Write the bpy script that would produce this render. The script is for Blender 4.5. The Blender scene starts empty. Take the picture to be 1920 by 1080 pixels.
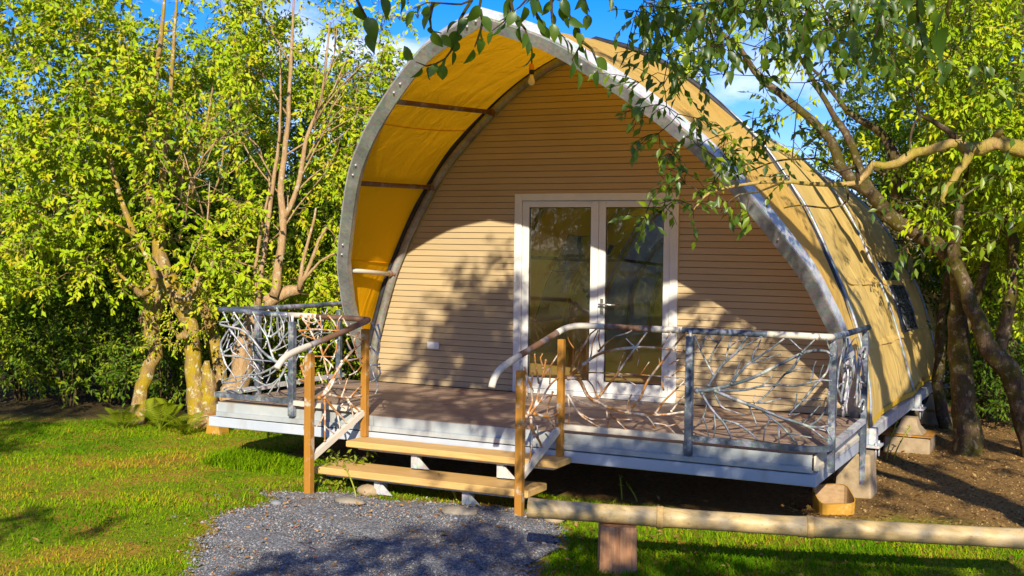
import bpy, math, random
import numpy as np
from mathutils import Vector, Matrix

random.seed(7)
RNG = np.random.default_rng(7)
scn = bpy.context.scene
COL = scn.collection

# ------------------------------------------------------------------ camera
FPX = 2253.53                      # focal length in pixels of a 1920 px wide picture
YAW, PITCH, ROLL = 0.4629, -0.0396, 0.0120
CAM = np.array([5.6659, -11.4231, 1.6067])


def cam_axes():
    cy, sy = math.cos(YAW), math.sin(YAW)
    w = np.array([-sy * math.cos(PITCH), cy * math.cos(PITCH), math.sin(PITCH)])
    r = np.array([cy, sy, 0.0])
    u = np.cross(r, w)
    r2 = r * math.cos(ROLL) + u * math.sin(ROLL)
    u2 = -r * math.sin(ROLL) + u * math.cos(ROLL)
    return r2, u2, w


AX_R, AX_U, AX_W = cam_axes()
cd = bpy.data.cameras.new('camera')
cam = bpy.data.objects.new('camera', cd)
COL.objects.link(cam)
cd.sensor_width = 36.0
cd.lens = 36.0 * FPX / 1920.0
cd.clip_start = 0.1
cd.clip_end = 2000.0
m = Matrix.Identity(4)
for i in range(3):
    m[i][0] = AX_R[i]; m[i][1] = AX_U[i]; m[i][2] = -AX_W[i]; m[i][3] = CAM[i]
cam.matrix_world = m
scn.camera = cam

# ------------------------------------------------------------------ light
SUN = np.array([1.2, -2.52, 1.52]); SUN = SUN / np.linalg.norm(SUN)
ELEV = math.asin(SUN[2])
wd = bpy.data.worlds.new('World'); scn.world = wd; wd.use_nodes = True
nt = wd.node_tree; nt.nodes.clear()
out = nt.nodes.new('ShaderNodeOutputWorld'); bg = nt.nodes.new('ShaderNodeBackground')
sky = nt.nodes.new('ShaderNodeTexSky'); sky.sky_type = 'NISHITA'; sky.sun_disc = False
sky.sun_elevation = ELEV; sky.sun_rotation = math.atan2(SUN[0], SUN[1])
sky.altitude = 800; sky.air_density = 1.0; sky.dust_density = 0.3; sky.ozone_density = 3.0
hs = nt.nodes.new('ShaderNodeHueSaturation'); hs.inputs['Saturation'].default_value = 1.55; hs.inputs['Value'].default_value = 1.0
tc = nt.nodes.new('ShaderNodeTexCoord')
mp = nt.nodes.new('ShaderNodeMapping'); mp.inputs['Scale'].default_value = (1, 1, 2.2); mp.inputs['Location'].default_value = (0.35, 0.2, 0.1)
nz = nt.nodes.new('ShaderNodeTexNoise'); nz.inputs['Scale'].default_value = 3.6; nz.inputs['Detail'].default_value = 9; nz.inputs['Roughness'].default_value = 0.6
rp = nt.nodes.new('ShaderNodeValToRGB'); rp.color_ramp.elements[0].position = 0.53; rp.color_ramp.elements[1].position = 0.70
rp.color_ramp.elements[0].color = (0, 0, 0, 1); rp.color_ramp.elements[1].color = (1, 1, 1, 1)
mx = nt.nodes.new('ShaderNodeMixRGB'); mx.inputs['Color2'].default_value = (7.2, 7.4, 8.0, 1)
L = nt.links.new
tn = nt.nodes.new('ShaderNodeMixRGB'); tn.blend_type = 'MULTIPLY'; tn.inputs['Fac'].default_value = 1.0; tn.inputs['Color2'].default_value = (0.66, 0.66, 1.08, 1)
L(sky.outputs[0], hs.inputs['Color']); L(hs.outputs[0], tn.inputs['Color1']); L(tn.outputs[0], mx.inputs['Color1'])
L(tc.outputs['Generated'], mp.inputs[0]); L(mp.outputs[0], nz.inputs['Vector']); L(nz.outputs[0], rp.inputs[0])
L(rp.outputs[0], mx.inputs['Fac']); L(mx.outputs[0], bg.inputs['Color']); L(bg.outputs[0], out.inputs[0])
bg.inputs['Strength'].default_value = 0.12

sd = bpy.data.lights.new('sun', 'SUN'); sun = bpy.data.objects.new('sun', sd); COL.objects.link(sun)
sd.energy = 5.0; sd.angle = math.radians(0.53); sd.color = (1.0, 0.90, 0.72)
sun.location = (20, -40, 30)
sun.rotation_mode = 'QUATERNION'; sun.rotation_quaternion = Vector(tuple(-SUN)).to_track_quat('-Z', 'Y')

vs = scn.view_settings
vs.view_transform = 'Standard'; vs.look = 'None'; vs.exposure = 0.62; vs.gamma = 1.0; vs.use_curve_mapping = False
scn.render.engine = 'CYCLES'
scn.cycles.max_bounces = 8; scn.cycles.diffuse_bounces = 3; scn.cycles.glossy_bounces = 3
scn.cycles.transmission_bounces = 5; scn.cycles.transparent_max_bounces = 12
scn.cycles.caustics_reflective = False; scn.cycles.caustics_refractive = False
scn.cycles.use_denoising = True

# ------------------------------------------------------------------ helpers


def at_d(u, v, d):
    """point seen at photo pixel (u, v), d metres in front of the camera"""
    return CAM + d * (AX_W + AX_R * (u - 960) / FPX - AX_U * (v - 540) / FPX)


def at_plane(u, v, p, q):
    """the pixel's point on the upright plane through ground points p and q (x, y)"""
    d = AX_W + AX_R * (u - 960) / FPX - AX_U * (v - 540) / FPX
    n = np.array([-(q[1] - p[1]), q[0] - p[0], 0.0])
    t = ((np.array([p[0], p[1], 0]) - CAM) @ n) / (d @ n)
    return CAM + t * d


def at_y(u, v, y):
    return at_plane(u, v, (0, y), (1, y))


def at_z(u, v, z):
    d = AX_W + AX_R * (u - 960) / FPX - AX_U * (v - 540) / FPX
    return CAM + (z - CAM[2]) / d[2] * d


def project(P):
    d = np.asarray(P, float) - CAM
    z = d @ AX_W
    z = np.where(np.abs(z) < 1e-6, 1e-6, z)
    return np.stack([960 + FPX * (d @ AX_R) / z, 540 - FPX * (d @ AX_U) / z, z], -1)


def nrm(v):
    v = np.asarray(v, float)
    return v / (np.linalg.norm(v) + 1e-12)


def frames(P):
    """parallel-transport frames along a polyline"""
    P = np.asarray(P, float); n = len(P)
    T = np.empty_like(P)
    T[1:-1] = P[2:] - P[:-2]; T[0] = P[1] - P[0]; T[-1] = P[-1] - P[-2]
    T /= (np.linalg.norm(T, axis=1, keepdims=True) + 1e-12)
    ref = np.array([0, 0, 1.0]) if abs(T[0][2]) < 0.9 else np.array([1.0, 0, 0])
    a = nrm(np.cross(ref, T[0])); A = [a]
    for i in range(1, n):
        a = a - T[i] * (a @ T[i]); a = nrm(a); A.append(a)
    A = np.array(A); B = np.cross(T, A)
    return T, A, B


def smooth_line(P, step=0.08):
    """Catmull-Rom resampling of rows (x, y, z, r...)"""
    P = np.asarray(P, float)
    if len(P) < 3:
        return P
    Q = np.vstack([2 * P[0] - P[1], P, 2 * P[-1] - P[-2]]); res = []
    for i in range(1, len(Q) - 2):
        n = max(1, int(np.linalg.norm(Q[i + 1][:3] - Q[i][:3]) / step))
        for k in range(n):
            t = k / n
            res.append(0.5 * (2 * Q[i] + (Q[i + 1] - Q[i - 1]) * t + (2 * Q[i - 1] - 5 * Q[i] + 4 * Q[i + 1] - Q[i + 2]) * t * t
                              + (3 * Q[i] - Q[i - 1] - 3 * Q[i + 1] + Q[i + 2]) * t ** 3))
    res.append(P[-1])
    return np.array(res)


class MB:
    """collects shapes and links them as one mesh object"""

    def __init__(self):
        self.v = []; self.f = []; self.sm = []

    def add(self, vs, fs, smooth=False):
        o = len(self.v)
        self.v.extend([tuple(map(float, p)) for p in vs])
        for f in fs:
            self.f.append(tuple(i + o for i in f)); self.sm.append(smooth)
        return self

    def box(self, lo, hi, bev=0.0):
        x0, y0, z0 = lo; x1, y1, z1 = hi
        if bev <= 0:
            vs = [(x0, y0, z0), (x1, y0, z0), (x1, y1, z0), (x0, y1, z0), (x0, y0, z1), (x1, y0, z1), (x1, y1, z1), (x0, y1, z1)]
            return self.add(vs, [(3, 2, 1, 0), (4, 5, 6, 7), (0, 1, 5, 4), (1, 2, 6, 5), (2, 3, 7, 6), (3, 0, 4, 7)])
        b = bev
        xs = [x0, x0 + b, x1 - b, x1]; ys = [y0, y0 + b, y1 - b, y1]
        ring = [(xs[1], ys[0]), (xs[2], ys[0]), (xs[3], ys[1]), (xs[3], ys[2]), (xs[2], ys[3]), (xs[1], ys[3]), (xs[0], ys[2]), (xs[0], ys[1])]
        cx, cy = (x0 + x1) / 2, (y0 + y1) / 2
        kx = 1 - b / max(1e-6, (x1 - x0) / 2); ky = 1 - b / max(1e-6, (y1 - y0) / 2)
        lay = []
        for z, s in ((z0, 1), (z0 + b, 0), (z1 - b, 0), (z1, 1)):
            lay += [((cx + (x - cx) * kx, cy + (y - cy) * ky, z) if s else (x, y, z)) for x, y in ring]
        fs = [tuple(range(7, -1, -1)), tuple(range(24, 32))]
        for l in range(3):
            for i in range(8):
                j = (i + 1) % 8
                fs.append((l * 8 + i, l * 8 + j, l * 8 + 8 + j, l * 8 + 8 + i))
        return self.add(lay, fs)

    def bar(self, p, q, w, h, up=(0, 0, 1)):
        """box section bar from p to q, w across, h along up"""
        p = np.asarray(p, float); q = np.asarray(q, float)
        t = nrm(q - p); a = nrm(np.cross(up, t)); b = np.cross(t, a)
        vs = [c + a * sx * w / 2 + b * sz * h / 2 for c in (p, q) for sx, sz in ((-1, -1), (1, -1), (1, 1), (-1, 1))]
        return self.add(vs, [(0, 1, 2, 3), (7, 6, 5, 4), (0, 4, 5, 1), (1, 5, 6, 2), (2, 6, 7, 3), (3, 7, 4, 0)])

    def tube(self, P, r, n=8, caps=True, wob=0.0):
        P = np.asarray(P, float)
        if len(P) < 2:
            return self
        r = np.broadcast_to(np.asarray(r, float), (len(P),))
        T, A, B = frames(P)
        ang = np.arange(n) * 2 * math.pi / n
        ring = np.cos(ang)[None, :, None] * A[:, None, :] + np.sin(ang)[None, :, None] * B[:, None, :]
        rr = r[:, None, None]
        if wob:
            rr = rr * (1 + wob * RNG.uniform(-1, 1, (len(P), n, 1)))
        V = (P[:, None, :] + ring * rr).reshape(-1, 3)
        fs = []
        for i in range(len(P) - 1):
            for k in range(n):
                k2 = (k + 1) % n
                fs.append((i * n + k, i * n + k2, (i + 1) * n + k2, (i + 1) * n + k))
        if caps:
            fs.append(tuple(range(n - 1, -1, -1))); fs.append(tuple((len(P) - 1) * n + k for k in range(n)))
        return self.add(V, fs, True)

    def sweep(self, P, sec, A, B, closed=True):
        """sweep section points (a, b) along P with given per-point axes A, B"""
        n = len(sec); V = []
        for p, a, b in zip(P, A, B):
            V += [np.asarray(p) + a * s[0] + b * s[1] for s in sec]
        fs = []
        for i in range(len(P) - 1):
            for k in range(n if closed else n - 1):
                k2 = (k + 1) % n
                fs.append((i * n + k, i * n + k2, (i + 1) * n + k2, (i + 1) * n + k))
        if closed:
            fs.append(tuple(range(n - 1, -1, -1))); fs.append(tuple((len(P) - 1) * n + k for k in range(n)))
        return self.add(V, fs)

    def grid(self, G, skip=None, smooth=True):
        G = np.asarray(G, float); a, b = G.shape[:2]
        fs = [(i * b + j, i * b + j + 1, (i + 1) * b + j + 1, (i + 1) * b + j) for i in range(a - 1) for j in range(b - 1)
              if not (skip and skip(i, j))]
        return self.add(G.reshape(-1, 3), fs, smooth)

    def lathe(self, prof, c, n=16, axis=2):
        V = []; fs = []
        for r, h in prof:
            for k in range(n):
                a = 2 * math.pi * k / n
                V.append((c[0] + r * math.cos(a), c[1] + r * math.sin(a), c[2] + h))
        for i in range(len(prof) - 1):
            for k in range(n):
                k2 = (k + 1) % n
                fs.append((i * n + k, i * n + k2, (i + 1) * n + k2, (i + 1) * n + k))
        fs.append(tuple(range(n - 1, -1, -1))); fs.append(tuple((len(prof) - 1) * n + k for k in range(n)))
        return self.add(V, fs, True)

    def build(self, name, mat, parent=None, loc=None):
        me = bpy.data.meshes.new(name)
        off = root_loc(parent) if parent is not None else np.array(loc if loc is not None else (0, 0, 0), float)
        V = np.array(self.v, float).reshape(-1, 3) - off
        me.from_pydata(V.tolist(), [], self.f)
        me.polygons.foreach_set('use_smooth', self.sm)
        me.materials.append(mat); me.update()
        o = bpy.data.objects.new(name, me); COL.objects.link(o)
        if parent is not None:
            o.parent = parent
        else:
            o.location = tuple(off)
        return o


def root_loc(o):
    while o.parent is not None:
        o = o.parent
    return np.array(o.location[:])


def fast_mesh(name, V, F, mat, parent=None, tint=None, smooth=False):
    """V (n,3), F (m,k) numpy arrays; tint one value per face"""
    me = bpy.data.meshes.new(name)
    if parent is not None:
        V = V - root_loc(parent)
    k = F.shape[1]
    me.vertices.add(len(V)); me.vertices.foreach_set('co', np.ascontiguousarray(V, dtype=np.float32).ravel())
    me.loops.add(F.size); me.loops.foreach_set('vertex_index', np.ascontiguousarray(F, dtype=np.int32).ravel())
    me.polygons.add(len(F)); me.polygons.foreach_set('loop_start', np.arange(0, F.size, k, dtype=np.int32))
    if smooth:
        me.polygons.foreach_set('use_smooth', np.ones(len(F), bool))
    me.update(calc_edges=True)
    if tint is not None:
        at = me.attributes.new('tint', 'FLOAT', 'FACE'); at.data.foreach_set('value', np.ascontiguousarray(tint, dtype=np.float32))
    me.materials.append(mat)
    o = bpy.data.objects.new(name, me); COL.objects.link(o)
    if parent is not None:
        o.parent = parent
    return o


def tag(o, label=None, cat=None, group=None, kind=None):
    if label: o['label'] = label
    if cat: o['category'] = cat
    if group: o['group'] = group
    if kind: o['kind'] = kind
    return o


def empty(name, loc, label=None, cat=None, group=None):
    o = bpy.data.objects.new(name, None); COL.objects.link(o)
    o.location = tuple(map(float, loc)); o.empty_display_size = 0.2
    return tag(o, label, cat, group)


# ------------------------------------------------------------------ materials


class N:
    def __init__(self, name):
        self.m = bpy.data.materials.new(name); self.m.use_nodes = True
        self.t = self.m.node_tree; self.t.nodes.clear()
        self.out = self.t.nodes.new('ShaderNodeOutputMaterial')
        self.tc = self.t.nodes.new('ShaderNodeTexCoord')

    def n(self, kind, **kw):
        x = self.t.nodes.new(kind)
        for k, v in kw.items():
            if hasattr(x, k) and k not in x.inputs:
                setattr(x, k, v)
            else:
                x.inputs[k].default_value = v
        return x

    def l(self, a, b):
        self.t.links.new(a, b)

    def noise(self, scale, detail=5, rough=0.6, stretch=(1, 1, 1), coord='Object', dist=0.0):
        mp = self.n('ShaderNodeMapping'); mp.inputs['Scale'].default_value = stretch
        self.l(self.tc.outputs[coord], mp.inputs['Vector'])
        x = self.n('ShaderNodeTexNoise'); x.inputs['Scale'].default_value = scale; x.inputs['Detail'].default_value = detail
        x.inputs['Roughness'].default_value = rough; x.inputs['Distortion'].default_value = dist
        self.l(mp.outputs[0], x.inputs['Vector'])
        return x.outputs['Fac']

    def ramp(self, fac, stops):
        r = self.n('ShaderNodeValToRGB'); e = r.color_ramp.elements
        while len(e) < len(stops):
            e.new(0.5)
        for q, (p, c) in zip(e, stops):
            q.position = p; q.color = (*c, 1) if len(c) == 3 else c
        self.l(fac, r.inputs[0])
        return r.outputs[0]

    def mix(self, fac, a, b, mode='MIX'):
        x = self.n('ShaderNodeMixRGB', blend_type=mode)
        for s, v in ((x.inputs[0], fac), (x.inputs[1], a), (x.inputs[2], b)):
            if hasattr(v, 'node'):
                self.l(v, s)
            elif isinstance(v, (int, float)):
                s.default_value = v
            else:
                s.default_value = (*v, 1)
        return x.outputs[0]

    def math(self, op, a, b=0.0, clamp=False):
        x = self.n('ShaderNodeMath', operation=op); x.use_clamp = clamp
        for s, v in ((x.inputs[0], a), (x.inputs[1], b)):
            if hasattr(v, 'node'):
                self.l(v, s)
            else:
                s.default_value = v
        return x.outputs[0]

    def done(self, col, rough=0.7, bump=None, bstr=0.3, bdist=0.01, metal=0.0, spec=0.4, rough_sock=None):
        b = self.n('ShaderNodeBsdfPrincipled')
        if hasattr(col, 'node'):
            self.l(col, b.inputs['Base Color'])
        else:
            b.inputs['Base Color'].default_value = (*col, 1)
        b.inputs['Roughness'].default_value = rough; b.inputs['Metallic'].default_value = metal
        b.inputs['Specular IOR Level'].default_value = spec
        if rough_sock is not None:
            self.l(rough_sock, b.inputs['Roughness'])
        if bump is not None:
            bn = self.n('ShaderNodeBump'); bn.inputs['Strength'].default_value = bstr; bn.inputs['Distance'].default_value = bdist
            self.l(bump, bn.inputs['Height']); self.l(bn.outputs[0], b.inputs['Normal'])
        self.l(b.outputs[0], self.out.inputs[0]); self.b = b
        return self.m


def simple(name, c1, c2, scale=8, rough=0.7, bstr=0.3, bdist=0.01, metal=0.0, stretch=(1, 1, 1), spec=0.4, lo=0.35, hi=0.65, detail=6):
    n = N(name); f = n.noise(scale, detail, 0.65, stretch)
    return n.done(n.ramp(f, [(lo, c1), (hi, c2)]), rough, f, bstr, bdist, metal, spec)


M = {}
# cladding: long painted boards with a faint wood grain
n = N('cladding_paint'); g = n.noise(6, 6, 0.7, (0.6, 1, 26)); d = n.noise(1.3, 5, 0.6)
c = n.ramp(g, [(0.3, (0.41, 0.305, 0.162)), (0.7, (0.48, 0.363, 0.20))])
oi = n.n('ShaderNodeObjectInfo')
hv = n.n('ShaderNodeHueSaturation'); n.l(c, hv.inputs['Color']); n.l(n.math('ADD', n.math('MULTIPLY', oi.outputs['Random'], 0.14), 0.93), hv.inputs['Value'])
c = n.mix(n.ramp(d, [(0.5, (0, 0, 0)), (0.8, (0.35, 0.35, 0.35))]), hv.outputs[0], (0.34, 0.24, 0.13))
M['clad'] = n.done(c, 0.55, g, 0.15, 0.003)
M['backing'] = simple('wall_backing', (0.05, 0.035, 0.025), (0.08, 0.06, 0.04), 5, 0.9)
# canvas
def canvas(name, c_in, c_out, trans, tf, glow_tint=None):
    n = N(name); w = n.noise(1.6, 6, 0.6, (1, 1, 0.5)); f = n.noise(220, 2, 0.5); s = n.noise(0.8, 5, 0.65)
    fold = n.noise(2.2, 4, 0.55, (1.6, 1.6, 0.35), dist=0.8)
    col = n.mix(n.ramp(w, [(0.35, (0, 0, 0)), (0.7, (1, 1, 1))]), c_in, c_out)
    col = n.mix(n.ramp(s, [(0.55, (0, 0, 0)), (0.8, (0.45, 0.45, 0.45))]), col, tuple(x * 0.6 for x in c_in))
    if glow_tint:
        ge = n.n('ShaderNodeNewGeometry'); col = n.mix(ge.outputs['Backfacing'], glow_tint, col)
    h = n.math('ADD', n.math('MULTIPLY', f, 0.05), fold)
    bn = n.n('ShaderNodeBump'); bn.inputs['Strength'].default_value = 0.65; bn.inputs['Distance'].default_value = 0.06; n.l(h, bn.inputs['Height'])
    df = n.n('ShaderNodeBsdfDiffuse'); n.l(col, df.inputs[0]); n.l(bn.outputs[0], df.inputs['Normal'])
    tr = n.n('ShaderNodeBsdfTranslucent'); tr.inputs[0].default_value = (*trans, 1); n.l(bn.outputs[0], tr.inputs['Normal'])
    ms = n.n('ShaderNodeMixShader'); ms.inputs[0].default_value = tf
    n.l(df.outputs[0], ms.inputs[1]); n.l(tr.outputs[0], ms.inputs[2]); n.l(ms.outputs[0], n.out.inputs[0])
    return n.m
M['canvas'] = canvas('yellow_canvas', (0.74, 0.51, 0.155), (0.82, 0.60, 0.225), (0.90, 0.55, 0.03), 0.20)
M['glow_canvas'] = canvas('glow_tinted_canvas', (0.72, 0.46, 0.115), (0.80, 0.55, 0.17), (1.0, 0.50, 0.008), 0.36, (0.95, 0.46, 0.008))  # inside orange stands in for sunlight glowing through the cloth
M['vinyl'] = canvas('grey_vinyl', (0.42, 0.43, 0.44), (0.55, 0.55, 0.54), (0.5, 0.48, 0.4), 0.25)
M['hem'] = simple('yellow_hem', (0.70, 0.42, 0.02), (0.78, 0.50, 0.04), 9, 0.6)
# metals
def galv(name, c1, c2, c3, rough=0.42, metal=0.55, scale=7):
    n = N(name); a = n.noise(scale, 6, 0.7); b = n.noise(scale * 6, 3, 0.6); v = n.n('ShaderNodeTexVoronoi'); v.inputs['Scale'].default_value = 38
    n.l(n.tc.outputs['Object'], v.inputs['Vector'])
    col = n.ramp(a, [(0.32, c1), (0.5, c2), (0.68, c3)])
    col = n.mix(0.22, col, v.outputs['Color'], 'OVERLAY')
    hsn = n.n('ShaderNodeHueSaturation'); hsn.inputs['Saturation'].default_value = 0.75; n.l(col, hsn.inputs['Color'])
    rs = n.math('ADD', n.math('MULTIPLY', b, 0.3), rough - 0.12)
    return n.done(hsn.outputs[0], rough, b, 0.12, 0.002, metal, 0.5, rs)
M['arch'] = galv('galvanised_arch', (0.25, 0.27, 0.27), (0.37, 0.385, 0.37), (0.50, 0.50, 0.46), 0.42, 0.5, 3)
M['galv'] = galv('galvanised_rail', (0.05, 0.07, 0.11), (0.13, 0.16, 0.22), (0.58, 0.60, 0.60), 0.38, 0.5, 7)
M['galv_dark'] = galv('dark_galvanised_rail', (0.025, 0.04, 0.07), (0.06, 0.085, 0.13), (0.30, 0.33, 0.36), 0.5, 0.15, 7)
M['galv_lt'] = galv('galvanised_pale', (0.40, 0.42, 0.44), (0.55, 0.56, 0.55), (0.68, 0.67, 0.62), 0.5, 0.3, 5)
M['weld'] = galv('weathered_branch_steel', (0.10, 0.12, 0.15), (0.30, 0.32, 0.34), (0.66, 0.64, 0.58), 0.45, 0.3, 10)
M['weld_dark'] = galv('dark_branch_steel', (0.035, 0.05, 0.075), (0.09, 0.115, 0.15), (0.50, 0.48, 0.43), 0.52, 0.15, 9)
M['rib'] = galv('grey_rib_pipe', (0.20, 0.24, 0.28), (0.32, 0.36, 0.40), (0.50, 0.53, 0.55), 0.45, 0.4, 4)
def rusty(name, rust1, rust2, metalc, lo, hi, scale=9):
    n = N(name); a = n.noise(scale, 6, 0.65); b = n.noise(60, 4, 0.6); s = n.noise(14, 4, 0.6, (1, 1, 0.12))
    col = n.mix(s, rust1, rust2)
    col = n.mix(n.ramp(a, [(lo, (0, 0, 0)), (hi, (1, 1, 1))]), col, metalc)
    return n.done(col, 0.65, b, 0.25, 0.003, 0.15, 0.35)
M['rust'] = rusty('rusty_steel_post', (0.52, 0.235, 0.018), (0.28, 0.125, 0.028), (0.50, 0.42, 0.30), 0.56, 0.66)
M['rust_twig'] = rusty('rusty_branch_steel', (0.48, 0.20, 0.035), (0.34, 0.15, 0.045), (0.68, 0.62, 0.52), 0.47, 0.60, 12)
M['rust_rail'] = rusty('rust_streaked_handrail', (0.22, 0.105, 0.045), (0.13, 0.08, 0.06), (0.26, 0.25, 0.26), 0.5, 0.62, 5)
M['bleach'] = rusty('bleached_steel', (0.66, 0.60, 0.48), (0.58, 0.52, 0.42), (0.34, 0.34, 0.34), 0.62, 0.72, 8)
M['tube'] = galv('dull_arch_tube', (0.17, 0.155, 0.13), (0.26, 0.24, 0.20), (0.36, 0.34, 0.30), 0.45, 0.3, 4)
M['black'] = simple('black_rubber', (0.012, 0.012, 0.014), (0.03, 0.03, 0.035), 12, 0.6)
n = N('grey_painted_channel'); a = n.noise(3, 6, 0.65); b = n.noise(30, 4, 0.6); s = n.noise(5, 5, 0.6, (1, 1, 0.2))
c = n.ramp(a, [(0.3, (0.34, 0.38, 0.39)), (0.7, (0.47, 0.49, 0.48))])
c = n.mix(n.ramp(s, [(0.52, (0, 0, 0)), (0.70, (0.55, 0.55, 0.55))]), c, (0.26, 0.21, 0.15))
M['channel'] = n.done(c, 0.5, b, 0.08, 0.002, 0.1)
n = N('white_painted_beam'); a = n.noise(2, 6, 0.65); b = n.noise(40, 4, 0.6); s = n.noise(4, 5, 0.6, (1, 1, 0.3))
c = n.ramp(a, [(0.3, (0.43, 0.48, 0.55)), (0.7, (0.53, 0.57, 0.62))])
c = n.mix(n.ramp(s, [(0.56, (0, 0, 0)), (0.72, (0.5, 0.5, 0.5))]), c, (0.27, 0.21, 0.14))
M['beam'] = n.done(c, 0.45, b, 0.08, 0.002, 0.1)
# timber
def timber(name, c1, c2, c3, st, rough=0.65, scale=5):
    n = N(name); g = n.noise(scale, 8, 0.7, st, dist=0.6); k = n.noise(scale * 0.35, 4, 0.6)
    col = n.ramp(g, [(0.25, c1), (0.5, c2), (0.75, c3)])
    col = n.mix(n.ramp(k, [(0.55, (0, 0, 0)), (0.75, (0.4, 0.4, 0.4))]), col, c1)
    return n.done(col, rough, g, 0.3, 0.004)
M['tread'] = timber('pale_stair_timber', (0.44, 0.25, 0.07), (0.58, 0.36, 0.12), (0.66, 0.44, 0.17), (0.5, 8, 8))
M['decking'] = timber('brown_decking', (0.21, 0.145, 0.10), (0.27, 0.19, 0.135), (0.35, 0.25, 0.18), (0.6, 9, 9), 0.55)
M['ground_sill'] = timber('weathered_sill', (0.22, 0.13, 0.06), (0.34, 0.22, 0.11), (0.42, 0.30, 0.16), (0.5, 8, 8), 0.8)
M['post'] = timber('grey_brown_post', (0.19, 0.080, 0.030), (0.38, 0.185, 0.085), (0.52, 0.31, 0.17), (9, 9, 0.6), 0.8)
n = N('dried_bamboo'); g = n.noise(4, 8, 0.7, (0.5, 6, 6), dist=0.5); k = n.noise(3.0, 6, 0.7); sp = n.noise(26, 5, 0.7); cr = n.noise(5, 4, 0.6, (0.25, 16, 16))
c = n.ramp(g, [(0.25, (0.30, 0.19, 0.07)), (0.5, (0.47, 0.34, 0.15)), (0.75, (0.54, 0.43, 0.24))])
c = n.mix(n.ramp(k, [(0.48, (0, 0, 0)), (0.66, (0.75, 0.75, 0.75))]), c, (0.34, 0.29, 0.22))
c = n.mix(n.ramp(sp, [(0.60, (0, 0, 0)), (0.68, (0.6, 0.6, 0.6))]), c, (0.22, 0.14, 0.07))
c = n.mix(n.ramp(cr, [(0.30, (0.8, 0.8, 0.8)), (0.36, (0, 0, 0))]), c, (0.13, 0.08, 0.04))
M['bamboo'] = n.done(c, 0.5, n.math('ADD', g, cr), 0.35, 0.004)
M['bamboo_node'] = timber('bamboo_joint', (0.30, 0.17, 0.06), (0.48, 0.32, 0.12), (0.58, 0.43, 0.2), (2, 5, 5), 0.6, 7)
M['pvc'] = simple('white_door_frame', (0.66, 0.65, 0.60), (0.74, 0.73, 0.68), 4, 0.35, 0.05, 0.001)
M['white'] = simple('white_plastic', (0.75, 0.74, 0.70), (0.8, 0.79, 0.75), 5, 0.3, 0.02)
M['chrome'] = simple('brushed_handle', (0.55, 0.54, 0.50), (0.65, 0.63, 0.58), 9, 0.25, 0.05, 0.001, 0.9)
n = N('door_glass')
gl = n.n('ShaderNodeBsdfGlossy'); gl.inputs['Roughness'].default_value = 0.015; gl.inputs['Color'].default_value = (1, 1, 1, 1)
tp = n.n('ShaderNodeBsdfTransparent'); tp.inputs['Color'].default_value = (0.95, 0.96, 0.93, 1)
df = n.n('ShaderNodeBsdfDiffuse'); df.inputs['Color'].default_value = (0.55, 0.5, 0.4, 1)
fr = n.n('ShaderNodeFresnel'); fr.inputs['IOR'].default_value = 1.5
sp = n.noise(90, 3, 0.6, (1, 1, 0.5)); sp2 = n.noise(5, 4, 0.6)
dust = n.math('MULTIPLY', n.math('MULTIPLY', n.ramp(sp, [(0.66, (0, 0, 0)), (0.74, (1, 1, 1))]), n.ramp(sp2, [(0.4, (0, 0, 0)), (0.65, (1, 1, 1))])), 0.22)
dust = n.math('ADD', dust, 0.012)
m1 = n.n('ShaderNodeMixShader'); n.l(n.math('MULTIPLY', fr.outputs[0], 1.7, True), m1.inputs[0]); n.l(tp.outputs[0], m1.inputs[1]); n.l(gl.outputs[0], m1.inputs[2])
m2 = n.n('ShaderNodeMixShader'); n.l(dust, m2.inputs[0]); n.l(m1.outputs[0], m2.inputs[1]); n.l(df.outputs[0], m2.inputs[2])
n.l(m2.outputs[0], n.out.inputs[0]); M['glass'] = n.m
n = N('clear_vinyl_window')
gl = n.n('ShaderNodeBsdfGlossy'); gl.inputs['Roughness'].default_value = 0.12; gl.inputs['Color'].default_value = (1, 1, 1, 1)
tp = n.n('ShaderNodeBsdfTransparent'); tp.inputs['Color'].default_value = (0.62, 0.66, 0.64, 1)
w = n.noise(6, 4, 0.6); bn = n.n('ShaderNodeBump'); bn.inputs['Strength'].default_value = 0.5; bn.inputs['Distance'].default_value = 0.03; n.l(w, bn.inputs['Height']); n.l(bn.outputs[0], gl.inputs['Normal'])
m1 = n.n('ShaderNodeMixShader'); m1.inputs[0].default_value = 0.10; n.l(tp.outputs[0], m1.inputs[1]); n.l(gl.outputs[0], m1.inputs[2]); df = n.n('ShaderNodeBsdfDiffuse'); df.inputs[0].default_value = (0.30, 0.33, 0.36, 1); m2 = n.n('ShaderNodeMixShader'); m2.inputs[0].default_value = 0.22; n.l(m1.outputs[0], m2.inputs[1]); n.l(df.outputs[0], m2.inputs[2]); n.l(m2.outputs[0], n.out.inputs[0]); M['vinyl_clear'] = n.m
M['bulb'] = simple('frosted_bulb', (0.80, 0.70, 0.55), (0.86, 0.78, 0.64), 5, 0.25, 0.02)
M['orange'] = simple('orange_socket', (0.75, 0.30, 0.02), (0.8, 0.36, 0.03), 5, 0.4, 0.02)
M['concrete'] = simple('rough_concrete', (0.25, 0.185, 0.105), (0.40, 0.30, 0.18), 7, 0.9, 0.5, 0.02)
M['formwork'] = rusty('yellow_rusty_formwork', (0.55, 0.30, 0.03), (0.40, 0.20, 0.03), (0.56, 0.45, 0.20), 0.58, 0.7, 6)
M['floor_in'] = timber('yellow_pine_floor', (0.48, 0.30, 0.08), (0.56, 0.37, 0.11), (0.62, 0.43, 0.14), (0.5, 8, 8))
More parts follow.
